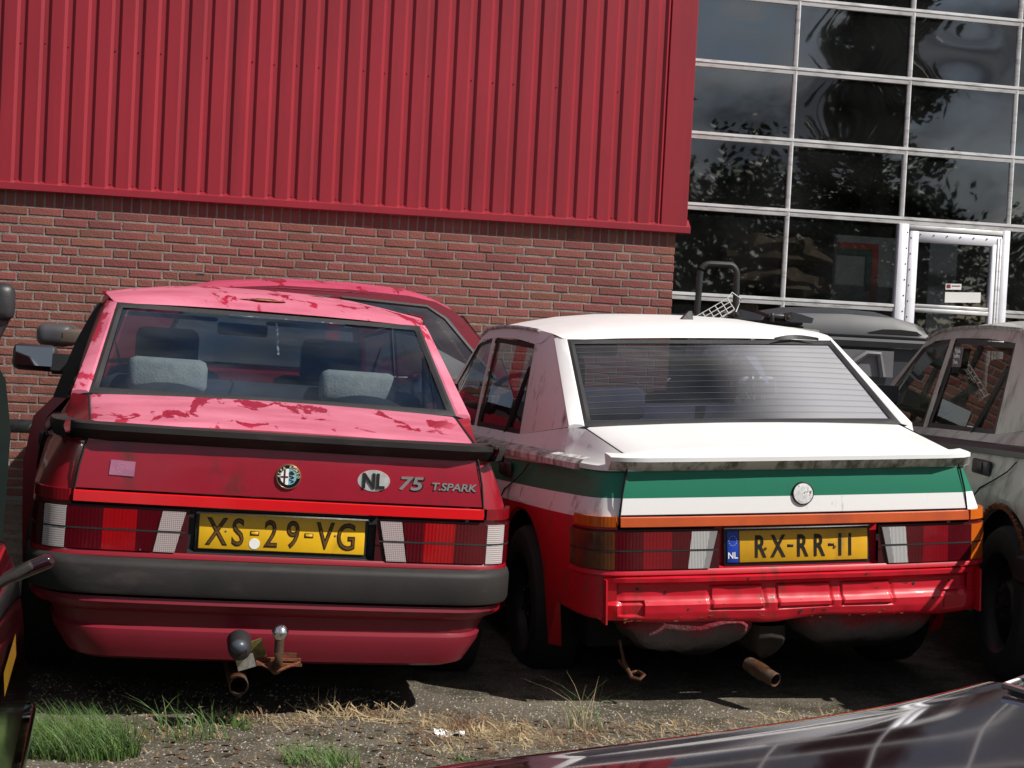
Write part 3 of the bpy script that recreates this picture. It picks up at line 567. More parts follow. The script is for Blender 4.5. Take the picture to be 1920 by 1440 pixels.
    # dark filler under the lid
    q = B(); q.grid([[(u*w, y, z) for u in (-1, 0, 1)] for y, z, w in ((.52, .94, .64), (.07, .88, .60), (.05, .84, .605), (.03, .70, .64), (.03, .50, .64), (.06, .38, .64))]); ob('inner_panel', q, 'dark')
    # ---- spoiler
    sp = B(); sr = []
    for s_ in [-.665, -.655, -.62, -.55, -.4, -.2, 0, .2, .4, .55, .62, .655, .665]:
        a = abs(s_); yo = .018*(1-(a/.66)**2); curl = .05*max(0, (a-.60)/.065)
        k = opts.get('lip', .012)
        sr.append([(s_, .045+curl-yo, .925), (s_, -.018+curl-yo, .918+k*.2), (s_, -.034+curl-yo, .912+k*.6), (s_, -.034+curl-yo, .902), (s_, -.006+curl-yo, .872), (s_, .012+curl-yo, .866), (s_, .03+curl-yo, .868)])
    sp.grid([r_[:4] for r_ in sr]); sp.grid([r_[3:] for r_ in sr], 1); sp.add(sr[0], [tuple(range(7))]); sp.add(sr[-1], [tuple(range(7))]); ob('spoiler', sp, [M[c['spoiler']], M[c.get('spoiler_low', c['spoiler'])]], bl, smooth=30)
    if opts.get('spoiler_ends'):
        for sg in (-1, 1):
            q = B(); q.grid([[(sg*(x+dx), y, z) for dx, z in ((-.035, .928), (.012, .922), (.017, .905), (.004, .872), (-.035, .866))] for x, y in ((.668, .01), (.684, .028), (.70, .06), (.715, .13), (.722, .25))]); ob('spoiler_end', q, c['spoiler'])
    # ---- tail lights
    def patch(nm, s0, s1, z0, z1, m, parent, off=.012, sl0=0, sl1=0, sg=1, zl=None):
        q = B(); n = max(2, int((s1-s0)/.03)+1); rows = []
        for w in range(3):
            t = w/2; z = lerp(z0, z1, t); a = lerp(s0+sl0, s0, t); e = lerp(s1+sl1, s1, t)
            rows.append([(sg*p[0], p[1], z) for p in (sweep_pt(P, N, lerp(a, e, i/n), off) for i in range(n+1))])
        q.grid(rows)
        rim0 = rows[0]+[r_[-1] for r_ in rows[1:]]+rows[-1][::-1][1:]+[r_[0] for r_ in rows[::-1][1:]]
        back = [(p[0]*(1 if abs(p[0]) < .6 else .985), p[1]+.014, p[2]) for p in rim0]; q.grid([rim0, back]); return ob(nm, q, m, parent, smooth=40)
    for sg in (-1, 1):
        hs = B(); hs.grid([[(sg*p[0], p[1], z) for p in (sweep_pt(P, N, lerp(.292, .862, i/24), .004) for i in range(25))] for z in (.530, .60, .672)]); cl = ob('tail_light', hs, c['housing'])
        if c['lights'] == 'red':
            segs = [(.302, .372, 'lens_g', .028, .022), (.376, .448, 'lens_dark', .022, 0), (.448, .548, 'lens_red', 0, 0), (.548, .655, 'lens_dark', 0, 0), (.658, .728, 'lens_h', 0, 0), (.731, .855, 'lens_dark', 0, 0)]
        else:
            segs = [(.302, .328, 'steelish', .028, .022), (.328, .392, 'lens_v', .022, .012), (.392, .462, 'lens_dark', .012, 0), (.462, .56, 'lens_mid', 0, 0), (.56, .655, 'lens_dark', 0, 0), (.655, .862, c['amb'][0 if sg < 0 else 1], 0, 0)]
        for z0, z1 in ((.604, .664), (.538, .598)):
            top_ = z0 > .6
            for s0, s1, m_, a0, a1 in segs:
                f = .5 if top_ else 0
                patch('lens', s0+a0*f*0+(0 if top_ else a0*.5), s1+(0 if top_ else a1*.5), z0, z1, m_, cl, .012, a0*.5, a1*.5, sg)
        patch('corner_lens', .652, .835, .681, .716, c['corner'][0 if sg < 0 else 1], cl, .010, sg=sg)
        q = B(); q.grid([[(sg*p[0], p[1], z) for p in (sweep_pt(P, N, lerp(.30, .858, i/24), .013) for i in range(25))] for z in (.5985, .6035)]); ob('divider', q, 'seal', cl)
    q = B(); q.grid([[(p[0]*(1 if i >= 20 else 1), p[1], z) for i, p in enumerate([(-a, b_) for a, b_ in (sweep_pt(P, N, .638*(1-k/20), of) for k in range(20))]+[sweep_pt(P, N, .638*k/20, of) for k in range(21)])] for z, of in ((.681, .004), (.680, .012), (.683, .019), (.713, .016), (.716, .008))]); ob('reflector_bar', q, c['bar'], bl)
    # panel between lights (plate recess) and strip below
    q = B(); q.grid([[(x, y, z) for x in (-.30, -.15, 0, .15, .30)] for y, z in ((-.012, .682), (.004, .672), (.004, .545), (-.02, .535))]); ob('plate_recess', q, c['recess'])
    q = B(); rr_ = []
    for z, of in ((.536, .006), (.530, .010), (.519, .012), (.513, .004)):
        rr_.append([(-a, b_, z) for a, b_ in (sweep_pt(P, N, .87*(1-k/24), of) for k in range(24))]+[(*sweep_pt(P, N, .87*k/24, of), z) for k in range(25)])
    q.grid(rr_); ob('lower_strip', q, c['strip'])
    # ---- interior
    q = B(); q.box((0, 1.9, .36), (1.42, 2.9, .06)); q.box((0, .78, .76), (1.3, .06, .44)); q.box((0, 3.2, .62), (1.4, .1, .5))
    for sg in (-1, 1): q.box((sg*.70, 1.95, .62), (.03, 2.5, .5))
    ob('cabin_tub', q, 'interior', smooth=0)
    q = B(); q.add([(-.62, .50, .966), (.62, .50, .966), (.63, .96, .972), (-.63, .96, .972)], [(0, 1, 2, 3)]); ob('parcel_shelf', q, 'interior', smooth=0)
    rbox('dashboard', (0, 3.02, .86), (1.34, .36, .16), .05, M['black'], root)
    rbox('rear_seat', (0, 1.05, .82), (1.24, .2, .44), .07, M[c['seat_rear']], root, R=Matrix.Rotation(radians(-12), 3, 'X'))
    for x in opts.get('rear_rests', ()): rbox('headrest', (x, .97, 1.045), (.29, .10, .13), .03, M[c['rest']], root, R=Matrix.Rotation(radians(-8), 3, 'X'))
    if opts.get('speakers'):
        for x in opts['rear_rests']:
            q = B(); blob(q, (x+.0, .74, .975), (.15, .10, .055), amp=0); ob('speaker', q, 'interior')
    for x in (-.36, .36):
        rbox('front_seat', (x, 2.10, .74), (.50, .16, .62), .06, M[c['seat']], root, R=Matrix.Rotation(radians(-14), 3, 'X')); rbox('seat_cushion', (x, 2.36, .50), (.5, .5, .16), .05, M[c['seat']], root)
        rbox('headrest', (x, 2.01, 1.12), (.27, .09, .2), .035, M[c['seat']], root)
    q = B(); q.tube([(-.36+.185*cos(a*pi/12), 2.72+.06*sin(a*pi/12), .93+.17*sin(a*pi/12)) for a in range(25)], .014, 6, caps=False); q.tube([(-.52, 2.72, .93), (-.2, 2.72, .93)], .016, 5); ob('steering_wheel', q, 'black')
    rbox('interior_mirror', (0, 2.64, 1.235), (.24, .03, .06), .012, M['black'], root)
    for x in (-.33, .33): rbox('sun_visor', (x, 2.72, 1.275), (.42, .16, .02), .008, M['interior'], root)
    for sg in (-1, 1):
        q = B(); q.grid([[(sg*.60, 2.12, 1.2), (sg*.55, 2.06, 1.0), (sg*.46, 2.1, .72)], [(sg*.60, 2.16, 1.2), (sg*.53, 2.10, 1.0), (sg*.43, 2.14, .72)]]); ob('seat_belt', q, 'seal', smooth=0)
    # ---- mirrors
    for sg in ((-1, 1) if not opts.get('mirrors') else opts['mirrors']):
        mr = empty('door_mirror'); mr.parent = root; mr.location = (sg*.962, 2.78, 1.033); mr.rotation_euler = (radians(-9), 0, radians(-sg*-4))
        rbox('mirror_housing', (0, .035, 0), (.205, .09, .125), .03, M[c.get('mir', 'black')], mr)
        q = B(); q.add([(-.085, -.0115, -.045), (.085, -.0115, -.045), (.085, -.0115, .045), (-.085, -.0115, .045)], [(0, 1, 2, 3)]); ob('mirror_glass', q, 'mirror', mr)
        q = B(); q.grid([[(sg*x, y, z) for y, z in ((.05, .03), (-.01, .02), (-.0, -.06), (.07, -.07))] for x in (-.08, -.2, -.27)]); ob('mirror_foot', q, 'black', mr)
    # ---- wheels
    for y in (AX_R, AX_F):
        for sg in (-1, 1):
            if y > nose-.45: continue
            w = empty('wheel'); w.parent = root; w.location = (sg*.715, y, .292); w.rotation_euler = (0, 0, 0 if sg > 0 else pi)
            q = B(); q.lathe([(-.09, .19), (-.095, .23), (-.085, .272), (-.06, .29), (0, .292), (.06, .29), (.085, .272), (.095, .23), (.085, .19)], 36, 'x'); ob('tyre', q, 'tyre', w)
            q = B(); q.lathe([(.085, .192), (.075, .182), (.06, .172), (.03, .165), (.03, .09), (.055, .075), (.06, .04), (.062, .0)], 32, 'x')
            for k in range(5):
                a = k*2*pi/5; q.lathe([(.045, .012), (.065, .012), (.068, .006)], 6, 'x', (0, .055*cos(a), .055*sin(a)))
            ob('rim', q, 'rim', w)
    q = B(); q.box((0, 2.0, .27), (1.30, 3.3, .14)); q.tube([(-.7, AX_R, .29), (.7, AX_R, .29)], .05, 8)
    for y in (AX_R, AX_F):
        for sg in (-1, 1): q.box((sg*.54, y, .5), (.06, .8, .5))
    ob('underbody', q, 'dark', smooth=0)
    return root, P, N, ob, bl, patch
def plate(root, w, z0, tilt, y, kind, body):
    pl = empty('number_plate'); pl.parent = root; pl.location = (0, y, z0); pl.rotation_euler = (-tilt, 0, 0)
    h = .110
    if kind == 'old':
        rbox('plate_frame', (0, .006, h/2-.010), (.545, .010, h+.034), .004, M['black'], pl, 1); rbox('plate_sheet', (0, -.002, h/2), (.52, .006, h), .0028, M['yellow'], pl, 2)
        chars = [('X', -.2045), ('S', -.139), ('2', -.037), ('9', .0316), ('V', .1335), ('G', .200)]
        for ch, x in chars:
            text('character_outline', ch, .119, M['ink'], pl, (x, -.0054, h/2+.001), (pi/2, 0, 0), .0008, .74, offset=.0022); text('character', ch, .119, M['inkbrown'], pl, (x, -.0066, h/2+.001), (pi/2, 0, 0), .0010, .74, offset=-.0016)
        for x in (-.0875, .082):
            rbox('dash', (x, -.0056, h/2), (.028, .002, .014), .0006, M['ink'], pl, 1); rbox('dash', (x, -.0066, h/2), (.022, .002, .008), .0005, M['yellow'], pl, 1)
        q = B(); q.lathe([(-.0064, .0001), (-.0064, .0165), (-.005, .017)], 24, 'y', (-.0865, 0, .022)); q.obj('round_sticker', M['white_lt'], pl)
        for x in (-.176, .166):
            q = B(); q.lathe([(-.008, .0001), (-.0075, .003), (-.005, .004)], 8, 'y', (x, 0, h/2+.004)); q.obj('screw', M['steel'], pl)
    else:
        rbox('plate_frame', (0, .006, h/2-.002), (.542, .012, h+.026), .006, M['black'], pl, 2); rbox('plate_sheet', (.022, -.002, h/2), (.474, .006, h), .0028, M['yellow2'], pl, 2); rbox('country_band', (-.2385, -.002, h/2), (.043, .006, h), .0028, M['blue_eu'], pl, 2)
        q = B()
        for k in range(12):
            a = k*pi/6; q.lathe([(-.0056, .0001), (-.0056, .0016)], 5, 'y', (-.2385+.0145*cos(a), 0, .076+.0165*sin(a)))
        q.obj('star_ring', mat('star_yellow', (.6, .55, .3), .5), pl)
        text('country_letters', 'NL', .03, M['white_lt'], pl, (-.2385, -.0056, .026), (pi/2, 0, 0), .0006, .95, offset=.0006)
        for ch, x in (('R', -.1375), ('X', -.0745), ('R', .017), ('R', .079), ('1', .155), ('1', .192)):
            text('character', ch, .106, M['ink'], pl, (x, -.0058, h/2), (pi/2, 0, 0), .0010, .66, offset=.0022)
        for x in (-.029, .122): rbox('dash', (x, -.0056, h/2), (.022, .002, .009), .0006, M['ink'], pl, 1)
        for x in (-.12, .135):
            q = B(); q.lathe([(-.0085, .0001), (-.008, .0045), (-.005, .005)], 8, 'y', (x, 0, h/2-.008)); q.obj('screw', M['rust'], pl)
    return pl
def emblem(bl, x, z, y, r, worn):
    e = empty('round_badge'); e.parent = bl; e.location = (x, y, z); e.rotation_euler = (radians(-4), 0, 0)
    q = B(); q.lathe([(.0, r*1.05), (-.004, r*1.04), (-.007, r), (-.0085, r*.95), (-.007, r*.92)], 32, 'y'); q.obj('badge_rim', M['ink'] if worn else mat('brass_ring', (.55, .45, .25), .3, .9), e)
    if worn:
        q = B(); q.lathe([(-.007, r*.93), (-.0085, r*.6), (-.009, .0001)], 28, 'y'); q.obj('badge_face', mat('bare_crazed_badge', (.8, .8, .8), .3, .15, var=.25, vscale=70, col2=(.12, .12, .13), mix=(.57, .64), mscale=55), e)
        return
    q = B(); q.lathe([(-.007, r*.93), (-.0075, r*.66)], 32, 'y'); q.obj('badge_band', mat('navy_black_enamel', (.006, .008, .014), .2, coat=.5), e)
    ri = r*.66
    def half(sg):
        return [(0, -.0078, -ri)]+[(sg*ri*cos(a), -.0078, ri*sin(a)) for a in [-pi/2+pi*k/14 for k in range(1, 14)]]+[(0, -.0078, ri)]
    for sg, nm, m_ in ((-1, 'white_field', M['white_lt']), (1, 'blue_field', mat('pale_blue_enamel', (.18, .42, .52), .3))):
        q = B(); h_ = half(sg); q.add(h_, [tuple(range(len(h_)))]); q.obj(nm, m_, e, smooth=0)
    q = B(); q.box((-ri*.48, -.0086, 0), (ri*.2, .001, ri*1.72)); q.box((-ri*.48, -.0086, -ri*.02), (ri*.88, .001, ri*.18)); q.obj('cross', mat('dark_red_enamel', (.07, .02, .03), .3), e, smooth=0)
    q = B(); pts = [(ri*(.42+.26*sin(k*.62))*1, -.0088, ri*(.58-1.25*k/26)) for k in range(27)]; q.tube(pts, [.0026*(1-.5*k/26) for k in range(27)], 5); q.tube([(ri*.55, -.0088, ri*.58), (ri*.25, -.0088, ri*.62), (ri*.15, -.0088, ri*.5)], .003, 5); q.obj('serpent', mat('serpent_green', (.02, .03, .015), .3), e)
    word = 'ALFA ROMEO'; gold = mat('gold_lettering', (.75, .68, .45), .35, .3)
    for k, ch in enumerate(word):
        if ch == ' ': continue
        a = radians(178-176*k/9); rr = r*.795; text('letter', ch, r*.30, gold, e, (rr*cos(a), -.0082, rr*sin(a)), (pi/2, -(a-pi/2), 0), .0005, 1, offset=.0003)
M['steelish'] = mat('clear_lens_edge', (.3, .3, .3), .3, .2)
M['amber_bright'] = mat('clean_amber_lens', (.62, .13, .008), .25, var=.1, coat=.4)
M['dkred_house'] = mat('dark_red_housing', (.05, .003, .006), .4)
# ------------------------------------------------------------------ red saloon (left)
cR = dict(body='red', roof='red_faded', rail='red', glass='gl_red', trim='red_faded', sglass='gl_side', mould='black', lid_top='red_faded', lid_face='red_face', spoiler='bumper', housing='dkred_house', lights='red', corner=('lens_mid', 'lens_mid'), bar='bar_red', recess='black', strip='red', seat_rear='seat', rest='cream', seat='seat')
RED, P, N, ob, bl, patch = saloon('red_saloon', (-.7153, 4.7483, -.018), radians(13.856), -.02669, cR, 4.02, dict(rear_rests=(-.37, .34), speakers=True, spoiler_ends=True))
tag(RED, 'faded dark red four-door saloon with peeling pink roof and boot, plate XS-29-VG', 'car')
plate(RED, .52, .55, radians(4), -.012, 'old', None)
def swept(prof, s_end, xs=None, n=26):
    rows = []
    for of, z in prof:
        k = xs(z) if xs else 1
        pts = [sweep_pt(P, N, s_end*i/n, of) for i in range(n+1)]
        rows.append([(-x*k, y, z) for x, y in pts[::-1]]+[(x*k, y, z) for x, y in pts[1:]])
    return rows
q = B(); q.grid(swept([(-.02, .514), (.045, .521), (.068, .519), (.080, .509), (.084, .498), (.084, .426), (.079, .414), (.06, .409), (-.02, .408)], .98, lambda z: .925)); ob('bumper', q, 'bumper', smooth=45)
vx = lambda z: interp(z, [(.20, .815), (.31, .865), (.405, .912)])
q = B(); q.grid(swept([(-.02, .407), (.068, .404), (.072, .388), (.062, .370), (.036, .355), (.030, .312), (.044, .302), (.046, .28), (.030, .232), (.024, .214), (-.02, .198), (-.06, .205)], .98, vx)); ob('valance', q, 'red_bump', smooth=30)
emblem(bl, .003, .789, -.0235, .0385, False)
nlb = empty('country_badge'); nlb.parent = bl; nlb.location = (.274, -.0195, .790); nlb.rotation_euler = (radians(-4), 0, 0)
q = B(); el = [(.052*cos(a*pi/16)*(1-.0*abs(sin(a*pi/16))), -.003, .0335*sin(a*pi/16)) for a in range(32)]; q.add(el, [tuple(range(32))]); q.grid([el+[el[0]], [(x*1.03, .003, z*1.04) for x, y, z in el+[el[0]]]]); q.obj('badge_plate', mat('worn_alloy_oval', (.62, .62, .6), .35, .5, var=.2, vscale=40), nlb)
text('badge_letters', 'NL', .066, M['ink'], nlb, (0, -.005, 0), (pi/2, 0, 0), .002, .86, offset=.0018)
mb = mat('dulled_chrome_letters', (.62, .6, .6), .3, .8)
text('model_badge', '75', .058, mb, bl, (.396, -.0175, .787), (radians(86), 0, 0), .003, 1.36, shear=.18, offset=.0014); text('badge_shadow', '75', .058, M['ink'], bl, (.399, -.0152, .785), (radians(86), 0, 0), .002, 1.38, shear=.18, offset=.003)
text('version_badge', 'T.SPARK', .033, mb, bl, (.539, -.0125, .782), (radians(86), 0, radians(3)), .002, 1.28, shear=.15, offset=.0007, space=.95); text('badge_shadow', 'T.SPARK', .033, M['ink'], bl, (.541, -.0105, .781), (radians(86), 0, radians(3)), .001, 1.29, shear=.15, offset=.0018, space=.95)
q = B(); q.add([(-.541, -.0150, .766), (-.466, -.0195, .764), (-.464, -.0165, .809), (-.537, -.0120, .812)], [(0, 1, 2, 3)]); stk = q.obj('square_sticker', mat('bleached_sticker', (.34, .13, .22), .6, var=.15, vscale=30), bl, smooth=0)
q = B()
for k in range(14):
    a = k*2*pi/14; q.lathe([(0, .0001), (0, .0014)], 5, 'y', (-.502+.015*cos(a), -.0168, .788+.015*sin(a)))
q.obj('star_ring', mat('sticker_stars', (.5, .3, .36), .6), stk)
# rust hole and mirror strip on the red roof and glass
q = B(); blob(q, (-.03, 1.095, 1.358), (.055, .012, .004), amp=.6, seed=3); ob('rust_hole', q, mat('rust_hole_black', (.02, .012, .006), .9)); q = B(); blob(q, (-.03, 1.09, 1.3555), (.085, .022, .003), amp=.6, seed=3); ob('rust_stain', q, mat('rust_orange', (.5, .2, .1), .9, var=.3, vscale=40))
def glR(u, v, up=0): return (lerp(.632, .568, v)*u, lerp(.484, 1.003, v), lerp(.986, 1.302, v)+.018*(1-u*u)*sin(pi*v)+up)
q = B(); q.grid([[glR(u, .93, .003) for u in (-.28, .1, .48)], [glR(u, .97, .003) for u in (-.28, .1, .48)]]); ob('brake_light_strip', q, mat('smeared_tape', (.03, .045, .075), .4, col2=(.18, .22, .26), mix=(.55, .6), mscale=30))
q = B(); q.grid([[glR(.005+.02*v, v, -.012) for v in (.93, .8, .65, .52)], [glR(.018+.02*v, v, -.012) for v in (.93, .8, .65, .52)]]); ob('torn_tape', q, mat('torn_pale_tape', (.05, .06, .08), .5, col2=(.5, .55, .6), mix=(.5, .55), mscale=40))
# left rear door standing slightly ajar
dr = empty('ajar_door'); dr.parent = RED
E_ = [(-.645, 1.24, 1.30), (-.715, 1.24, 1.145), (-.757, 1.24, 1.017), (-.785, 1.24, .925), (-.85, 1.23, .85), (-.875, 1.21, .68), (-.865, 1.19, .5), (-.85, 1.17, .3)]; H_ = [(-.652, 2.04, 1.302), (-.68, 2.07, 1.145), (-.705, 2.10, 1.017), (-.722, 2.145, .90), (-.795, 2.16, .82), (-.822, 2.16, .65), (-.821, 2.16, .45), (-.805, 2.16, .25)]
def dl(i, t, dx=0): return tuple(lerp(E_[i][k], H_[i][k], t)+(dx if k == 0 else 0) for k in range(3))
q = B(); q.grid([[dl(i, t) for t in (0, .5, 1)] for i in range(3, 8)]); q.grid([[dl(i, 0, dx) for dx in (0, .05)] for i in range(3, 8)]); q.grid([[dl(i, t, .05) for t in (0, .5, 1)] for i in range(3, 8)]); q.obj('door_skin', M['red'], dr); q = B(); q.grid([[dl(i, t) for t in (0, .07)] for i in range(4)]); q.grid([[dl(0, t) for t in (0, .5, 1)], [tuple(v-(.035 if k == 2 else 0) for k, v in enumerate(dl(0, t))) for t in (0, .5, 1)]]); q.grid([[dl(i, 0, dx) for dx in (0, .05)] for i in range(4)]); q.obj('door_frame', M['seal'], dr, smooth=0)
q = B(); q.grid([[dl(i, t, .01) for t in (.05, .97)] for i in range(4)]); q.obj('door_glass', M['gl_side'], dr, smooth=0)
# tow bar
tb = empty('tow_bar'); tb.parent = RED; tb.location = (-.004, -.19, .24)
q = B(); q.lathe([(.115, .0001), (.113, .012), (.105, .021), (.093, .0255), (.08, .022), (.070, .015)], 20, 'z'); q.obj('tow_ball', M['chrome'], tb)
q = B(); q.tube([(0, 0, .074), (0, 0, .03), (0, .004, -.005), (0, .05, -.03), (0, .2, -.035)], [.0145, .0145, .0155, .02, .02], 12); q.obj('ball_neck', M['rustpipe'], tb)
q = B(); q.box((.005, .04, 0), (.135, .012, .008)); q.box((.005, .02, -.012), (.14, .014, .007)); q.tube([(-.065, .02, -.005), (-.03, .015, -.02), (0, .01, -.03), (.03, .015, -.018), (.07, .02, -.004)], .0055, 6); q.box((.03, .05, .012), (.06, .006, .012)); q.obj('tow_bracket', M['rust'], tb)
so = empty('trailer_socket'); so.parent = tb; so.location = (-.118, .0, .038)
q = B(); q.lathe([(-.03, .0001), (-.028, .022), (-.018, .031), (.0, .035), (.05, .037), (.056, .034)], 22, 'y'); q.obj('socket_body', M['bumper'], so, rot=(radians(18), 0, 0)); q = B(); blob(q, (-.004, -.020, .010), (.026, .022, .022), amp=.1, flat=False); q.obj('socket_cap', mat('blue_grey_cap', (.05, .058, .075), .35), so)
q = B(); q.box((.022, .016, -.044), (.055, .004, .042), R=Matrix.Rotation(radians(-18), 3, 'Y')); q.obj('socket_plate', M['steel'], so, smooth=0); q = B(); q.box((.054, .05, -.012), (.05, .004, .066), R=Matrix.Rotation(radians(-22), 3, 'Y') @ Matrix.Rotation(radians(20), 3, 'X')); q.obj('socket_arm', mat('yellow_passivated_plate', (.22, .19, .07), .5, .4, var=.4, vscale=30), so, smooth=0)
q = B(); q.lathe([(0, .026), (-.003, .029), (.0, .0305), (.4, .0305), (.4, .026), (0, .026)], 20, 'y', (-.108, -.08, .138)); ob('exhaust_pipe', q, M['rustpipe'])
# ------------------------------------------------------------------ white, green and red saloon (right)
cW = dict(body='stripe', roof='white', rail='white_mossy', glass='gl_white', trim='white', sglass='gl_side', mould='white_mossy', lid_top='white', lid_face='stripe', spoiler='white', spoiler_low='white_mossy', housing='dkred_house', lights='orange', amb=('amber_dirty', 'amber'), corner=('amber', 'amber_bright'), bar='bar_orange', recess='red_low', strip='red_low', seat_rear='seatgrey', rest='seatgrey', seat='seat', mir='white')
WHT, P, N, ob, bl, patch = saloon('striped_saloon', (1.0386, 5.2303, -.029), radians(12.382), .04482, cW, 3.95, dict(rear_rests=(-.40,), heater=True, lip=.006))
tag(WHT, 'white saloon with green and red stripes and no rear bumper, plate RX-RR-11', 'car')
plate(WHT, .52, .55, radians(3), -.015, 'euro', None)
emblem(bl, .011, .786, -.0235, .0385, True)
# bare lower panel with pressed rectangles, folded lip and bent lower edge
def lowy(x, z):
    of = interp(z, [(.352, -.02), (.356, .006), (.366, .012), (.39, .018), (.416, .020), (.430, .006), (.445, .0), (.475, -.001), (.487, .003), (.494, .018), (.508, .020), (.516, .0)])
    for x0, x1, z0, z1 in ((-.338, -.137, .398, .476), (-.086, .120, .398, .476), (.160, .358, .398, .476)):
        d_ = min(x-x0, x1-x, z-z0, z1-z)
        if -.004 < d_ < .004: of -= .004
        elif d_ >= .004: of += .003
    for x0, x1, z0, z1 in ((-.665, -.575, .375, .432), (.565, .65, .375, .435)):
        d_ = min(x-x0, x1-x, z-z0, z1-z)
        if d_ > 0: of -= min(.012, d_*2)
    return of+.005*mnoise.noise(Vector((x*5, z*9, 2)))+.002*mnoise.noise(Vector((x*17, z*22, 5)))
q = B(); rows = []
zz_ = [.516, .512, .508, .501, .494, .490, .485, .480]+[.476-i*.004 for i in range(28)]+[.363, .358, .354, .350]
for z in zz_:
    row = []
    for i in range(-110, 111):
        s_ = .735*i/110; p = sweep_pt(P, N, abs(s_), lowy(s_, z)); low = max(0, (.40-z)/.05)
        row.append((p[0]*(1 if i >= 0 else -1)*.962, p[1], z+low*(.005*sin(s_*8)+.010*mnoise.noise(Vector((s_*5, 0, 0))))))
    rows.append(row)
q.grid(rows); ob('rear_panel', q, 'red_low', smooth=40)
r = random.Random(12); hq = B()
for s_, z_, rr_ in [(-.50, .455, .006), (-.42, .40, .004), (.0, .385, .007), (.05, .388, .004), (.45, .46, .006), (.52, .41, .004), (-.60, .47, .005), (.60, .465, .005), (.25, .505, .004), (-.2, .502, .004)]:
    p = sweep_pt(P, N, abs(s_), lowy(s_, z_)+.001); hq.lathe([(0, .0001), (0, rr_)], 9, 'y', (p[0]*(1 if s_ > 0 else -1)*.962, p[1], z_))
tag(ob('bolt_hole', hq, 'lead'), kind='stuff')
ch = B()
for k in range(46):
    s_ = r.uniform(-.68, .68); z_ = r.choice((r.gauss(.362, .004), r.gauss(.372, .01), r.uniform(.37, .49))); p = sweep_pt(P, N, abs(s_), lowy(s_, z_)+.0012); x_ = p[0]*(1 if s_ > 0 else -1)*.962; a_, b_ = r.uniform(.002, .012), r.uniform(.001, .0035); ch.add([(x_-a_, p[1], z_), (x_, p[1], z_-b_), (x_+a_, p[1], z_+b_*.3), (x_+a_*.2, p[1], z_+b_)], [(0, 1, 2, 3)])
tag(ob('paint_chip', ch, 'rust', smooth=0), kind='stuff')
for sg in (-1, 1):
    q = B(); q.box((sg*.688, .0, .43), (.006, .06, .15)); ob('corner_flange', q, 'red_low', smooth=0)
def tub(x0, x1, z0, z1, y0, y1, seed, amp):
    q = B(); rows = []
    for k in range(9):
        t = k/8; z = lerp(z1, z0, t); ins = .09*max(0, t-.35)**2*3; row = []
        for j in range(28):
            a = 2*pi*j/28; ux = abs(cos(a))**.45*(1 if cos(a) > 0 else -1); uy = abs(sin(a))**.45*(1 if sin(a) > 0 else -1)
            w = amp*mnoise.noise(Vector((ux*2+seed, uy*2, z*14)))
            row.append(((x0+x1)/2+ux*((x1-x0)/2-ins)+w, (y0+y1)/2+uy*((y1-y0)/2-ins)+w, z+w*.8))
        rows.append(row)
    q.grid(rows, 0, True); q.f.append(tuple(range(8*28, 9*28))); q.m.append(0); return q
ob('spare_wheel_well', tub(-.56, -.075, .19, .40, .09, .55, 1.3, .03), 'well'); ob('boot_well', tub(.075, .61, .195, .40, .09, .5, 6.1, .012), 'well')
q = tub(-.12, .04, .15, .30, .12, .6, 3, .01); ob('silencer', q, mat('sooty_silencer', (.03, .024, .02), .8, var=.4, vscale=20))
q = B(); q.lathe([(.0, .024), (-.003, .0275), (0, .029), (.06, .029), (.05, .032), (.09, .034), (.16, .03)], 18, 'y'); e_ = ob('exhaust_pipe', q, M['rustpipe']); e_.scale = (.85,)*3; e_.location = (-.095, -.06, .150); e_.rotation_euler = (radians(14), 0, radians(24))
q = B(); q.tube([(-.60, .12, .27), (-.59, .09, .20), (-.575, .05, .155), (-.548, .04, .148), (-.53, .05, .16), (-.545, .08, .168), (-.575, .07, .165), (-.60, .12, .2)], .007, 6); ob('towing_eye', q, 'rustpipe')
# roof aerial, loose tape and dark seat headrest
q = B(); q.add([(.022, 1.33, 1.385), (.078, 1.33, 1.382), (.078, 1.37, 1.382), (.022, 1.37, 1.385), (.062, 1.345, 1.425), (.076, 1.345, 1.425), (.076, 1.36, 1.425), (.062, 1.36, 1.425)], [(0, 1, 5, 4), (1, 2, 6, 5), (2, 3, 7, 6), (3, 0, 4, 7), (4, 5, 6, 7)]); ob('roof_aerial', q, 'black', smooth=0)
q = B(); q.grid([[(.30+.014*i, 0.990-.004*abs(i-7), 1.3145+.012*sin(pi*i/14)) for i in range(15)], [(.30+.014*i, 0.977-.006*abs(i-7)*.3, 1.3085-.002*abs(i-7)*.3) for i in range(15)]]); ob('lifted_seal', q, 'seal')
rbox('bucket_seat', (.03+.15, 1.52, .93), (.30, .14, .46), .09, M['seat'], WHT, 3, Matrix.Rotation(radians(-10), 3, 'X'))
def glW(u, v, up=0): return (lerp(.632, .568, v)*u, lerp(.484, 1.003, v), lerp(.986, 1.302, v)+.018*(1-u*u)*sin(pi*v)+up)
q = B(); q.grid([[glW(.255+.004*k, .80-.06*k, -.006) for k in range(7)], [glW(.335-.006*k+.006*(k % 2), .80-.06*k, -.006) for k in range(7)]]); ob('peeling_sticker', q, mat('torn_white_sticker', (.6, .6, .58), .7))
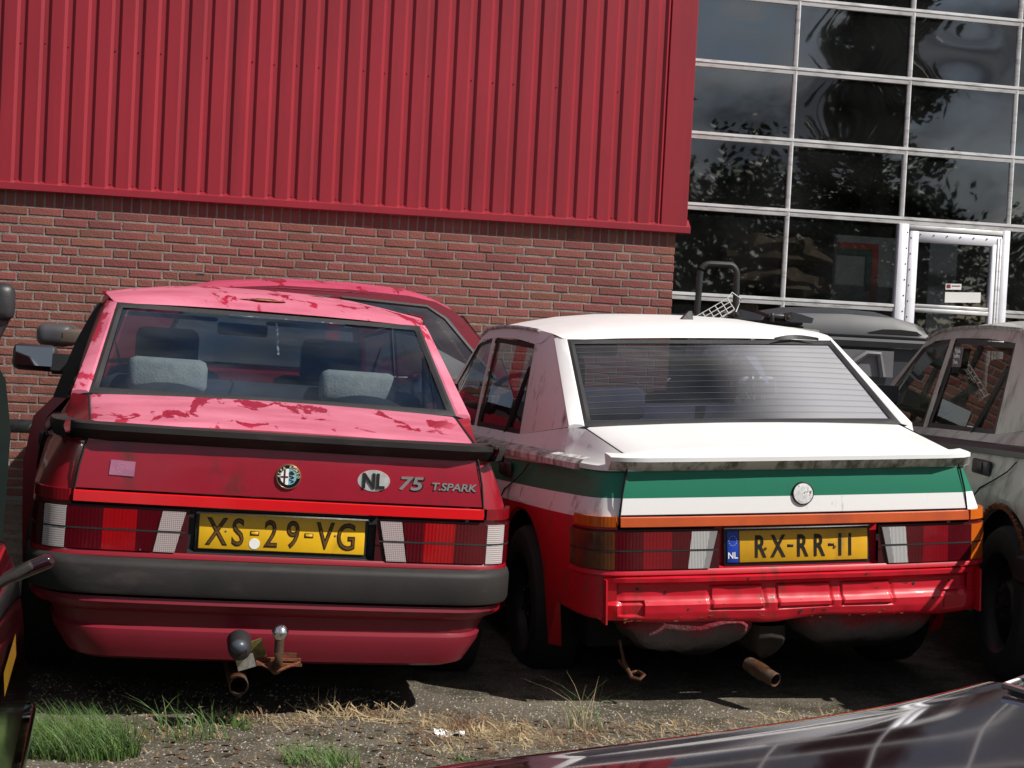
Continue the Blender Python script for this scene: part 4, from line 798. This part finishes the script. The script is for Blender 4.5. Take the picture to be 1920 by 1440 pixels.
# ------------------------------------------------------------------ silver saloon (right edge)
cS = dict(body='silver', roof='silver', rail='silver_mossy', glass='gl_side', trim='silver', sglass='gl_silver', mould='black', lid_top='silver', lid_face='silver', spoiler='silver', housing='dkred_house', lights='red', corner=('lens_mid', 'lens_mid'), bar='bar_red', recess='black', strip='silver', seat_rear='seat', rest='seat', seat='seat')
SIL, P, N, ob, bl, patch = saloon('silver_saloon', (2.675, 4.90, .03), radians(1.0), -.02, cS, 4.1, dict(mirrors=(-1,)))
tag(SIL, 'grimy silver saloon with moss-stained windows and rusty wheel arch at the right edge', 'car')
q = B(); q.grid(swept([(-.02, .512), (.03, .520), (.078, .508), (.080, .43), (.05, .408), (-.02, .408)], 1.18)); ob('bumper', q, 'bumper')
q = B()
for i in range(60):
    a = pi*(.12+.76*i/59); yy_ = AX_R+.345*cos(a); zz_ = .30+.345*sin(a); q.tube([(-.806, yy_, zz_), (-.812, yy_+.004*sin(i*3), zz_+.012+.010*random.random())], [.006, .004+.007*random.random()], 5)
ob('rusty_arch_lip', q, 'rust')
q = B(); q.tube([(-.55, 1.35, .5), (-.5, 1.7, 1.24), (.5, 1.7, 1.24), (.55, 1.35, .5)], .022, 8); q.tube([(-.5, 1.7, 1.24), (.5, 1.6, .6)], .02, 8); q.tube([(-.52, 1.62, 1.1), (-.5, 2.6, .9)], .02, 8); ob('roll_cage', q, mat('dark_red_tube', (.10, .004, .008), .4))
q = B(); q.add([(-.671, 1.99, 1.17), (-.671, 1.86, 1.17), (-.656, 1.88, 1.262), (-.656, 2.01, 1.262)], [(0, 1, 2, 3)]); wst = ob('window_sticker', q, mat('grey_sticker', (.12, .12, .13), .6), smooth=0)
for tx, z_ in (('Mobile', 1.243), ('Godfrey', 1.218), ('Davis', 1.193)): text('sticker_lettering', tx, .03, M['white_lt'], wst, (-.6715-(1.218-z_)*.14+.003, 1.935, z_), (radians(99), 0, radians(-90)), .0004, .9)
# ------------------------------------------------------------------ red hatchback broadside behind
def hatch():
    t = radians(10.887); root = empty('red_hatchback', (-1.55, 8.72, .075), (0, 0, t)); tag(root, 'faded red hatchback parked broadside along the brick wall behind the saloons', 'car')
    # own axes: x along the car (nose at +x), y away from camera, z up
    def ob(nm, b, m, parent=root, **k): return b.obj(nm, M[m] if isinstance(m, str) else m, parent, **k)
    W2 = 1.46
    side = [(-.86, .25), (-.92, .45), (-.91, .78), (-.86, .93), (.95, .92), (1.25, .86), (1.62, .70), (1.66, .30), (1.2, .22), (-.9, .22)]
    b = B()
    ys = [0, .05, .4, W2/2, W2-.4, W2-.05, W2]; ins = [.03, 0, 0, 0, 0, 0, .03]
    rows = []
    for y, i_ in zip(ys, ins):
        rows.append([(x*(1-i_*.3), y, z-(.0 if z < .6 else i_)) for x, z in side])
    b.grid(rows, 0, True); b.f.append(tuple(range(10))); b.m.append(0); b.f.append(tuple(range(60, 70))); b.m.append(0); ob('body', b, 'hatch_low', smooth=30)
    # roof (y inset by tumblehome)
    rx = [-.57, -.46, -.2, .2, .6, .95, 1.10, 1.22, 1.28]; rz = [1.29, 1.335, 1.405, 1.44, 1.438, 1.42, 1.395, 1.345, 1.30]; rf = B()
    us = [0, .03, .1, .25, .5, .75, .9, .97, 1]
    rf.grid([[(x+.02*(1-abs(2*u-1)), lerp(.13, W2-.13, u), z-.045+.075*(1-abs(2*u-1)**3)*(1 if i_ < 6 else .7)) for u in us] for i_, (x, z) in enumerate(zip(rx, rz))]); ob('roof', rf, 'hatch')
    def sidep(pts): return [(x, lerp(.005, .13, max(0, (z-.93)/.45)), z) for x, z in pts]
    for mir in (0, 1):
        fl_ = lambda L_: [(x, (W2-y) if mir else y, z) for x, y, z in L_]
        # gutter rail, C pillar, B pillar, A pillar
        p = B(); p.grid([fl_(sidep([(x, z-.03) for x, z in zip(rx, rz)])), fl_(sidep([(x, z-.085) for x, z in zip(rx, rz)]))])
        p.grid([fl_(sidep([(-.86, .93), (-.74, 1.12), (-.55, 1.31)])), fl_(sidep([(-.48, .96), (-.42, 1.15), (-.30, 1.355)]))]); p.grid([fl_(sidep([(.46, .94), (.48, 1.36)])), fl_(sidep([(.54, .94), (.55, 1.36)]))]); p.grid([fl_(sidep([(1.62-.02, .90), (1.28, 1.27)])), fl_(sidep([(1.50, .90), (1.19, 1.27)]))])
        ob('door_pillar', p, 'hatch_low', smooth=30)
        g_ = B(); g_.add(fl_(sidep([(-.48, .955), (.46, .935), (.48, 1.365), (-.20, 1.35), (-.30, 1.35)])), [(0, 1, 2, 3, 4)]); ob('side_window', g_, 'gl_hatch', smooth=0); g_ = B(); g_.add(fl_(sidep([(.54, .93), (1.50, .9), (1.19, 1.27), (1.08, 1.335), (.55, 1.365)])), [(0, 1, 2, 3, 4)]); ob('side_window', g_, 'gl_hatch', smooth=0)
        s_ = B(); s_.tube(fl_(sidep([(-.46, .965), (-.38, 1.2), (-.28, 1.345), (.2, 1.36), (.49, 1.357)])), .010, 5); s_.tube(fl_(sidep([(.55, 1.357), (1.06, 1.33), (1.17, 1.265), (1.48, .92)])), .012, 5); ob('window_seal', s_, 'seal')
    g_ = B(); g_.grid([[(1.29, lerp(.15, W2-.15, u), 1.29) for u in (0, .5, 1)], [(1.60, lerp(.06, W2-.06, u), .9) for u in (0, .5, 1)]]); ob('windscreen', g_, 'gl_hatch'); g_ = B(); g_.grid([[(-.57, lerp(.15, W2-.15, u), 1.30) for u in (0, .5, 1)], [(-.86, lerp(.06, W2-.06, u), .94) for u in (0, .5, 1)]]); ob('rear_window', g_, 'gl_hatch')
    rbox('tail_spoiler', (-1.06, .20, 1.055), (.20, .42, .13), .05, mat('greyed_plastic', (.055, .055, .062), .5, var=.3), root, 4); rbox('spoiler_glass', (-.94, .18, 1.05), (.2, .38, .09), .02, mat('brown_spoiler_face', (.09, .07, .055), .6), root, 2)
    for x in (-.72, 1.15):
        for y in (.08, W2-.08):
            w = empty('wheel'); w.parent = root; w.location = (x, y, .19); q = B(); q.lathe([(-.08, .17), (-.08, .25), (-.05, .28), (.05, .28), (.08, .25), (.08, .17)], 24, 'y'); q.obj('tyre', M['tyre'], w); q = B(); q.lathe([(-.07, .17), (-.05, .1), (-.06, .0001)], 20, 'y'); q.obj('rim', M['rim'], w)
    q = B(); q.box((.1, W2/2, .55), (2.2, 1.2, .5)); ob('cabin_tub', q, 'interior', smooth=0)
    for x in (-.1, .75): rbox('seat', (x, .4, .95), (.14, .42, .5), .05, M['seat'], root)
    q = B(); q.box((-.28, .63, 1.462), (.05, .03, .012)); ob('aerial_base', q, 'black', smooth=0)
hatch()
# ------------------------------------------------------------------ grey machine with moulded cover, hoop and wire basket (behind, right)
UT = empty('utility_vehicle', (2.03, 9.25, 0), (0, 0, radians(8))); tag(UT, 'dark grey utility vehicle with moulded plastic cover and black hoop before the glazed door', 'vehicle')
q = B(); xs = [-.50, -.46, -.3, 0, .3, .44, .50, .525]; hs_ = [.0, .06, .085, .095, .085, .06, .035, 0]
q.grid([[(x, y, z) for y, z in ((.0, 1.345), (-.012, 1.37), (-.0, 1.385+h_*.5), (.04, 1.40+h_), (.35, 1.42+h_*1.25), (.8, 1.40+h_), (.85, 1.345))] for x, h_ in zip(xs, hs_)]); q.add([(x, y, 1.345) for x, y in ((-.5, 0), (.52, 0), (.52, .85), (-.5, .85))], [(0, 1, 2, 3)]); ob_ = q.obj('moulded_cover', M['cover'], UT)
q = B(); q.grid([[(x, y, z) for y, z in ((-.02, 1.30), (-.035, 1.335), (-.02, 1.352), (.1, 1.352))] for x in (-.55, -.3, 0, .3, .54)]); q.obj('cover_lip', M['cover'], UT)
q = B(); q.grid([[(x, -.014, z) for x, z in ((.12, 1.388), (.22, 1.412), (.34, 1.415), (.44, 1.408))], [(x, -.012, z) for x, z in ((.14, 1.383), (.22, 1.384), (.34, 1.384), (.48, 1.384))]]); q.obj('air_slot', M['ink'], UT)
q = B(); q.box((0, .42, .92), (1.0, .8, .76)); q.box((0, .4, .45), (.9, 1.1, .3)); q.obj('chassis', M['cover'], UT, smooth=0)
for x in (-.42, .42):
    for y in (.1, .8):
        q = B(); q.lathe([(-.09, .1), (-.09, .25), (-.05, .28), (.05, .28), (.09, .25), (.09, .1), (0, .0001)], 20, 'x', (x, y, .28)); q.obj('wheel', M['tyre'], UT)
q = B(); q.tube([(.02, -.03, 1.19), (.12, -.03, 1.26), (.2, -.03, 1.26), (.23, -.03, 1.12)], .02, 6); q.box((.1, -.008, 1.2), (.4, .02, .16)); q.obj('grille', mat('grey_grille', (.12, .12, .13), .5), UT)
for x in (-.72, -.40):
    hg = empty('hinge_arm'); hg.parent = UT; hg.location = (x, -.05, 1.455)
    q = B(); q.lathe([(-.03, .0001), (-.03, .026), (.03, .026), (.03, .0001)], 16, 'y'); q.obj('hinge_disc', M['bumper'], hg); q = B(); q.lathe([(-.036, .0001), (-.034, .011), (-.03, .012)], 12, 'y'); q.obj('hinge_bolt', M['seal'], hg)
    q = B(); q.add([(-.02, -.02, -.03), (.02, -.02, -.03), (.15, -.02, -.03), (.16, -.02, .0), (.08, -.02, .02), (.02, -.02, .03), (-.02, .02, -.03), (.02, .02, -.03), (.15, .02, -.03), (.16, .02, .0), (.08, .02, .02), (.02, .02, .03)], [(0, 1, 2, 3, 4, 5), (11, 10, 9, 8, 7, 6), (0, 6, 7, 1), (1, 7, 8, 2), (2, 8, 9, 3), (3, 9, 10, 4), (4, 10, 11, 5), (5, 11, 6, 0)]); q.obj('hinge_plate', M['cover'], hg, smooth=0)
    rbox('hinge_roller', (-.075, 0, .0), (.11, .05, .03), .01, M['black'], hg); rbox('hinge_block', (-.10, 0, -.01), (.03, .06, .06), .012, M['black'], hg)
q = B(); q.tube([(-.74, -.03, 1.43), (-.3, -.03, 1.43)], .022, 8); q.obj('cross_tube', M['bumper'], UT)
hp = [(-.89, .25, .55), (-.885, .25, 1.3), (-.875, .25, 1.70)]+[(-.875+.06-.06*cos(a*pi/12), .25, 1.70+.065*sin(a*pi/12)) for a in range(1, 7)]+[(-.70+.06*sin(a*pi/12), .25, 1.765+.004-.065*(1-cos(a*pi/12))) for a in range(1, 7)]+[(-.635, .25, 1.3), (-.63, .25, .55)]
q = B(); q.tube(hp, .0195, 10); q.box((-.76, .3, .6), (.3, .2, .1)); q.obj('roll_hoop', M['black'], UT)
WB = empty('wire_basket', (1.12, 9.0, 1.365), (radians(-18), radians(-32), radians(10))); WB.scale = (.88,)*3; tag(WB, 'small white wire basket tilted against the black hoop above the white roof', 'basket')
wm = mat('white_wire', (.7, .7, .68), .4)
q = B()
for i in range(6): q.tube([(.05*i, 0, 0), (.05*i, 0, .09)], .0028, 4); q.tube([(.05*i, 0, 0), (.05*i, .14, 0)], .0028, 4)
for z in (0, .03, .06, .09): q.tube([(0, 0, z), (.25, 0, z)], .0028, 4)
for y in (.03, .06, .09, .12): q.tube([(0, y, 0), (.25, y, 0)], .0025, 4)
q.obj('basket_grid', wm, WB); q = B(); q.tube([(.25, 0, .09), (.30, 0, .11), (.33, .0, .04), (.25, .0, -.02)], .004, 5); q.obj('basket_handle', wm, WB)
q = B(); q.box((.1, .04, -.25), (.05, .05, .5)); q.obj('basket_bracket', M['black'], WB, smooth=0)
# ------------------------------------------------------------------ dark green van at the left edge
VN = empty('green_van', (-2.375, 4.50, 0), (0, 0, radians(20))); tag(VN, 'dark green van with black door mirror cut off by the left edge', 'van')
q = B(); secs = [(0, .25), (-.02, .6), (-.03, .9), (-.01, 1.05), (.05, 1.15), (.12, 1.3), (.2, 1.42), (.3, 1.46)]
q.grid([[(.80-ix, y, z) for ix, z in secs]+[(-.80+ix, y, z) for ix, z in secs[::-1]] for y in (-.5, -.3, .8, 1.3)]); q.add([(.80-ix, -.5, z) for ix, z in secs]+[(-.80+ix, -.5, z) for ix, z in secs[::-1]], [tuple(range(16))]); q.add([(.80-ix, 1.3, z) for ix, z in secs]+[(-.80+ix, 1.3, z) for ix, z in secs[::-1]], [tuple(range(16))]); q.obj('body', M['van'], VN)
q = B(); q.add([(.79, -.25, 1.07), (.79, .75, 1.07), (.69, .75, 1.29), (.69, -.2, 1.29)], [(0, 1, 2, 3)]); q.obj('side_window', M['gl_hatch'], VN, smooth=0)
mv = empty('door_mirror'); mv.parent = VN; mv.location = (.81, .34, 1.275); rbox('mirror_housing', (0, 0, 0), (.085, .11, .13), .035, M['black'], mv, 3); q = B(); q.tube([(0, 0, -.05), (-.02, 0, -.12), (-.05, 0, -.2)], [.03, .02, .03], 8); q.obj('mirror_arm', M['black'], mv)
rbox('side_trim', (.82, .4, .92), (.03, .5, .09), .014, M['bumper'], VN)
for y in (.0, 1.5):
    for sg in (-1, 1):
        q = B(); q.lathe([(-.08, .15), (-.09, .25), (-.06, .29), (.06, .29), (.09, .25), (.08, .15), (0, .0001)], 24, 'x', (sg*.68, y*.6, .29)); q.obj('wheel', M['tyre'], VN)
# ------------------------------------------------------------------ maroon car corner, bottom left
MC = empty('maroon_car', (-1.565, 2.467, 0), (0, 0, radians(15))); tag(MC, 'dark maroon car with amber lamp and chrome trim intruding at the lower left', 'car')
def cornerloft(prof, x1, y1, r, n=8, x0=-.75, y0=-1.3):
    rows = []
    for ins, z in prof:
        row = [(x0, y1-ins, z)]+[(x1-r-ins+r*sin(a*pi/2/n), y1-r-ins+r*cos(a*pi/2/n), z) for a in range(n+1)]+[(x1-ins, y0, z)]; rows.append(row)
    return rows
q = B(); q.grid(cornerloft([(.05, .15), (.03, .22), (.0, .32), (.008, .40), (.018, .46), (.026, .56), (.04, .66), (.07, .73), (.12, .765), (.5, .80)], .74, .92, .16)); q.obj('body', M['maroon'], MC)
q = B(); q.grid(cornerloft([(-.001, .315), (-.008, .325), (-.008, .345), (-.001, .355)], .74, .92, .16)); q.obj('chrome_strip', M['chrome'], MC)
q = B(); q.grid([[(x+.003, y, z) for x, y, z in ((.74-i_, .46, z_), (.74-i_, .3, z_), (.74-i_, .1, z_))] for i_, z_ in ((.014, .40), (.022, .46), (.026, .52), (.03, .58))]); q.obj('indicator', mat('yellow_amber_lens', (.4, .22, .02), .25, coat=.4), MC)
sp_ = empty('spoiler_tip'); sp_.parent = MC; sp_.location = (.715, .70, .672); rbox('tip_shell', (0, 0, 0), (.13, .05, .03), .01, M['maroon'], sp_, 2, Matrix.Rotation(radians(-24), 3, 'Y')); rbox('tip_insert', (-.03, -.02, -.012), (.11, .03, .02), .006, M['bumper'], sp_, 2, Matrix.Rotation(radians(-32), 3, 'Y'))
for sx_, y in ((.62, .2), (-.5, .2)):
    q = B(); q.lathe([(-.08, .15), (-.09, .25), (-.06, .28), (.06, .28), (.09, .25), (.08, .15), (0, .0001)], 24, 'x', (sx_, y, .28)); q.obj('wheel', M['tyre'], MC)
# ------------------------------------------------------------------ black-maroon car with glossy bonnet, bottom right
BC = empty('dark_bonnet_car', (-.052, 2.30, .016), (0, 0, radians(35.2))); tag(BC, 'glossy black-maroon car whose bonnet and headlamp fill the lower right corner', 'car')
# own axes: x forward along the far wing edge, y towards far side (edge at y=0), bonnet at negative y
q = B(); rows = []
xs = [-1.6, -1.0, -.6, -.3, -.1, 0, .1, .2, .3, .4, .5, .6, .7, .8, .88, .96, 1.04, 1.1, 1.16, 1.2, 1.23]
for x in xs:
    eo = -.028*sin(pi*max(0, min(1.22, x))/1.22)+.035
    up = .010*max(0, (x-.85)/.35)**2
    R_ = .11; row = [(x, .0+eo, .20), (x, .004+eo, .42)]+[(x, eo-R_*(1-cos(a_))*1.0, .515+.068*sin(a_)+up) for a_ in [pi/2*k/16 for k in range(17)]]
    row += [(x, eo-R_-d_, .583+h_+up*max(0, 1-d_*2)) for d_, h_ in ((.02, .0022), (.045, .0046), (.075, .0068), (.105, .0084), (.14, .0096), (.19, .0102), (.3, .0100), (.45, .0070), (.65, -.004), (.9, -.012), (1.2, -.026), (1.36, -.05), (1.42, -.09), (1.44, -.3))]
    rows.append(row)
q.grid(rows); q.add(rows[-1], [tuple(range(len(rows[-1])))]); q.obj('body', M['maroon'], BC, smooth=60)
for y in (-.03, -1.5):
    hl_ = empty('headlamp'); hl_.parent = BC; hl_.location = (1.20, y-.20, .545); hl_.rotation_euler = (0, radians(-20), radians(-8))
    rbox('lamp_bezel', (0, 0, 0), (.10, .22, .145), .03, M['black'], hl_, 3)
    q = B(); q.tube([(.03, -.10, .07), (-.03, -.10, .078), (-.03, .10, .078), (.03, .10, .07), (.03, -.10, .07)], .007, 6); q.obj('lamp_trim', M['chrome'], hl_); q = B(); q.add([(.052, -.095, -.06), (.052, .095, -.06), (.052, .095, .06), (.052, -.095, .06)], [(0, 1, 2, 3)]); q.obj('lamp_glass', M['lens_v'], hl_)
q = B(); blob(q, (1.0, -.36, .615), (.03, .018, .012), amp=0); q.obj('washer_jet', M['black'], BC)
for x in (-.9, .55):
    for y in (-.14, -1.3):
        q = B(); q.lathe([(-.08, .15), (-.09, .24), (-.06, .27), (.06, .27), (.09, .24), (.08, .15), (0, .0001)], 24, 'y', (x, y, .27)); q.obj('wheel', M['tyre'], BC)
# ------------------------------------------------------------------ rail by the wall, litter, plants, gravel
q = B(); q.tube([(-3.6, 8.85, .575), (-2.66, 9.0, .575)], .04, 12); q.box((-3.4, 8.9, .28), (.06, .06, .56)); q.box((-2.72, 9.0, .28), (.06, .06, .56)); tag(q.obj('guard_rail', mat('algae_grey_metal', (.2, .2, .18), .5, .4, var=.3, col2=(.04, .06, .02), mix=(.5, .65), mscale=8)), 'weathered grey tube rail low in front of the brick wall at left', 'rail')
q = B(); r = random.Random(2); q.grid([[(-.185+.016*i+.003*sin(j*2), 4.655-.014*j+.003*cos(i*3)-.002*i, .012+.010*sin(i*1.1+j*.9)+.006*(j == 2)) for i in range(7)] for j in range(4)]); tag(q.obj('litter', mat('crumpled_white_wrapper', (.65, .65, .64), .5, var=.3, vscale=60), smooth=20), 'crumpled white wrapper lying among the dry weeds', 'litter')
def tuft(name, label, x, y, n, h, spread, lean, m, seed, w=.003, group=None):
    r = random.Random(seed); b = B()
    for i in range(n):
        a = r.uniform(0, 2*pi); d = spread*sqrt(r.random()); bx_, by_ = x+d*cos(a)*1.0, y+d*sin(a)*.6; hh = h*r.uniform(.45, 1.1); la = r.uniform(0, 2*pi); ll = r.uniform(.2, 1.5)*hh*.8; dx, dy = cos(la)*ll+lean[0]*hh, sin(la)*ll*.6+lean[1]*hh; ww = w*r.uniform(.6, 1.3); rows = []
        for k in range(5):
            t = k/4; px, py, pz = bx_+dx*t*t, by_+dy*t*t, -.005+hh*(t-.28*t*t*abs(ll/hh)); e = ww*(1-t*.93); rows.append([(px-e*sin(la)-e*.5, py+e*cos(la)*.5, pz), (px+e*sin(la)+e*.5, py-e*cos(la)*.5, pz)])
        b.grid(rows)
    o = b.obj(name, M[m], smooth=0, recalc=False); tag(o, label, 'grass' if m == 'grass' else 'weed', group); return o
tuft('grass_tuft', 'large bright green grass tuft at the lower left corner', -1.20, 4.28, 1700, .135, .19, (-.3, .0), 'grass', 1, .0019)
tuft('grass_tuft', 'sparse grass blades beside the large green tuft under the red car', -.93, 4.50, 80, .13, .15, (-.15, 0), 'grass', 2, .002)
tuft('grass_tuft', 'small green grass tuft on the gravel below the red car tow bar', -.49, 4.28, 330, .08, .12, (-.25, .05), 'grass', 3, .0017)
tuft('tall_weed', 'tall thin bleached weed between the two saloons', .265, 4.80, 22, .22, .05, (0, 0), 'straw', 4, .0013)
tuft('tall_weed', 'wispy green weed stalks under the gap between the saloons', .28, 4.83, 40, .2, .07, (0, 0), 'grass', 5, .0013)
tuft('tall_weed', 'single dry stalk beneath the silver car wheel', 1.62, 5.3, 7, .16, .02, (.3, 0), 'straw', 6, .002)
tuft('small_weed', 'sprig of dead weed in front of the litter', -.38, 4.74, 26, .085, .05, (0, 0), 'straw', 31, .0012)
tuft('small_weed', 'wispy brown weed under the red car bumper corner', -.55, 4.84, 30, .10, .06, (0, 0), 'straw', 32, .0012)
tuft('small_weed', 'dark green weed spreading in the shade by the big tuft', -.84, 4.62, 40, .07, .10, (.2, 0), 'grass', 33, .004)
tuft('seedling', 'tiny bright green seedling at the edge of the black bonnet', -.09, 4.36, 25, .035, .02, (0, 0), 'grass', 8, .006)
b = B(); r = random.Random(9)
def stalk(x, y, h):
    la = r.uniform(0, 2*pi); ll = h*r.uniform(.3, 1.3); w = r.uniform(.0006, .0016); pts = []
    if r.random() < .55: ll *= 1.5; h *= .28
    for k in range(4):
        t = k/3; pts.append((x+cos(la)*ll*t, y+sin(la)*ll*t*.7, gz(x, y)+h*(t-.35*t*t)+.001+.004*r.random()))
    b.grid([[(px-w, py, pz), (px+w, py+w, pz+w)] for px, py, pz in pts])
    if r.random() < .35: px, py, pz = pts[-1]; b.add([(px-.004, py, pz), (px+.004, py, pz), (px, py, pz+.009)], [(0, 1, 2)])
cl_ = [(-.07, 4.70, .20, 520, .06), (.25, 4.70, .22, 200, .045), (-.35, 4.78, .10, 90, .07), (-.52, 4.80, .10, 110, .07), (-.66, 4.70, .14, 110, .045), (.62, 4.86, .2, 170, .045), (.95, 5.0, .14, 110, .04), (-.12, 4.48, .16, 130, .03), (.1, 4.60, .12, 120, .04), (1.2, 5.1, .16, 60, .05), (-.8, 4.7, .12, 50, .05), (-.95, 4.5, .14, 60, .04)]
for cx, cy, sp, n_, h_ in cl_:
    for i in range(n_): stalk(r.gauss(cx, sp*.6), r.gauss(cy, sp*.32), h_*r.uniform(.3, 1))
for i in range(700): stalk(r.uniform(-1.4, 1.3), r.uniform(4.15, 4.95), .014*r.uniform(.4, 1.3))
tag(b.obj('dry_weeds', M['straw'], smooth=0, recalc=False), 'bleached dry weeds and straw scattered over the ground', 'weeds', kind='stuff')
b = B()
for i in range(5200):
    x, y = r.uniform(-1.6, 1.3), r.uniform(4.05, 5.2); s_ = r.uniform(.0015, .0055)*(1.4 if r.random() < .1 else 1); z = gz(x, y); c_ = r.uniform(0, 6)
    b.add([(x+s_*cos(c_), y+s_*sin(c_), z), (x+s_*cos(c_+2.1), y+s_*sin(c_+2.1), z), (x+s_*cos(c_+4.2), y+s_*sin(c_+4.2), z), (x+s_*.2, y, z+s_*r.uniform(.5, 1.1))], [(0, 1, 3), (1, 2, 3), (2, 0, 3)])
tag(b.obj('gravel', M['pebble'], smooth=0), 'fine pale gravel on the ground', 'gravel', kind='stuff')
b = B()
for i in range(420):
    x, y = r.uniform(-1.2, .7), r.uniform(4.15, 4.95); s_ = r.uniform(.008, .022); a = r.uniform(0, 6); z = gz(x, y)+.004; e = Vector((cos(a), sin(a), r.uniform(-.1, .25)))*s_; f = Vector((-sin(a), cos(a), r.uniform(-.2, .3)))*s_*.5; c_ = Vector((x, y, z)); b.add([c_-e, c_+f, c_+e, c_-f], [(0, 1, 2, 3)])
tag(b.obj('fallen_leaves', mat('dead_leaf', (.10, .06, .035), .8, var=.5, vscale=9), smooth=0), 'dead brown leaves on the gravel', 'leaves', kind='stuff')
# ------------------------------------------------------------------ trees across the yard, mirrored in the glazed door
def tree(name, label, x, y, h, rad, z0, shape, m, seed, n=20000, leaf=.14):
    r = random.Random(seed); root = empty(name, (x, y, 0)); tag(root, label, 'tree' if name != 'hedge' else 'hedge')
    t = B(); t.tube([(0, 0, 0), (.1, .05, h*.3), (.0, .1, h*.6), (.1, 0, h*.92)], [.22, .17, .1, .03], 8)
    for k in range(14):
        a = r.uniform(0, 6.3); zz = h*r.uniform(.2, .85); L_ = rad*shape(zz/h)*.8; t.tube([(0, 0, zz), (L_*.5*cos(a), L_*.5*sin(a), zz+.2), (L_*cos(a), L_*sin(a), zz+.35)], [.06, .04, .015], 5)
    t.obj('trunk', M['trunk'], root); c_ = B(); cl = []
    for k in range(190):
        zz = z0+(h-z0)*r.random()**.9; a = r.uniform(0, 6.3); rr_ = rad*shape(zz/h)*sqrt(r.random())*1.05; cl.append((rr_*cos(a), rr_*sin(a), zz, r.uniform(.3, .8)*rad*.35))
    for i in range(n):
        cx, cy, cz, cr_ = r.choice(cl); p = Vector((cx+r.gauss(0, cr_*.5), cy+r.gauss(0, cr_*.5), cz+r.gauss(0, cr_*.4))); e = Vector((r.gauss(0, 1), r.gauss(0, 1), r.gauss(0, .6))).normalized()*leaf*r.uniform(.5, 1.2); f = e.cross(Vector((r.gauss(0, 1), r.gauss(0, 1), 1))).normalized()*leaf*.45
        c_.add([p-e, p+f, p+e, p-f], [(0, 1, 2, 3)])
    c_.obj('crown', M[m], root, smooth=0, recalc=False)
tree('tall_tree', 'tall dark tree mirrored in the panes above the small door', 18.0, -10.4, 11.8, 1.9, 2.2, lambda t: .35+1.1*(1-t)*min(1, t*3), 'leaf', 21)
tree('yard_tree', 'rounded tree mirrored in the lower left panes of the glazed door', 11.5, -14, 5.4, 3.0, 1.0, lambda t: sqrt(max(0, 1-(2*t-1)**2)), 'leaf', 22)
tree('yard_tree', 'broad bushy tree mirrored low in the middle panes', 16, -16, 6.4, 4.0, .8, lambda t: sqrt(max(0, 1-(1.7*t-.8)**2)), 'leaf_dark', 23, 20000, .15)
tree('yard_tree', 'low tree mirrored at the right-hand panes', 25, -9, 6.0, 3.6, .8, lambda t: sqrt(max(0, 1-(1.8*t-.9)**2)), 'leaf_dark', 24, 18000, .15)
tree('yard_tree', 'dark tree mirrored in the pane of the small door', 21, -15, 6.2, 3.4, .6, lambda t: sqrt(max(0, 1-(1.8*t-.9)**2)), 'leaf_dark', 25, 17000, .15)
tree('yard_tree', 'dark shrubby tree mirrored lowest in the left-hand panes', 7.5, -17, 4.6, 3.6, .5, lambda t: sqrt(max(0, 1-(1.8*t-.9)**2)), 'leaf_dark', 26, 15000, .15)
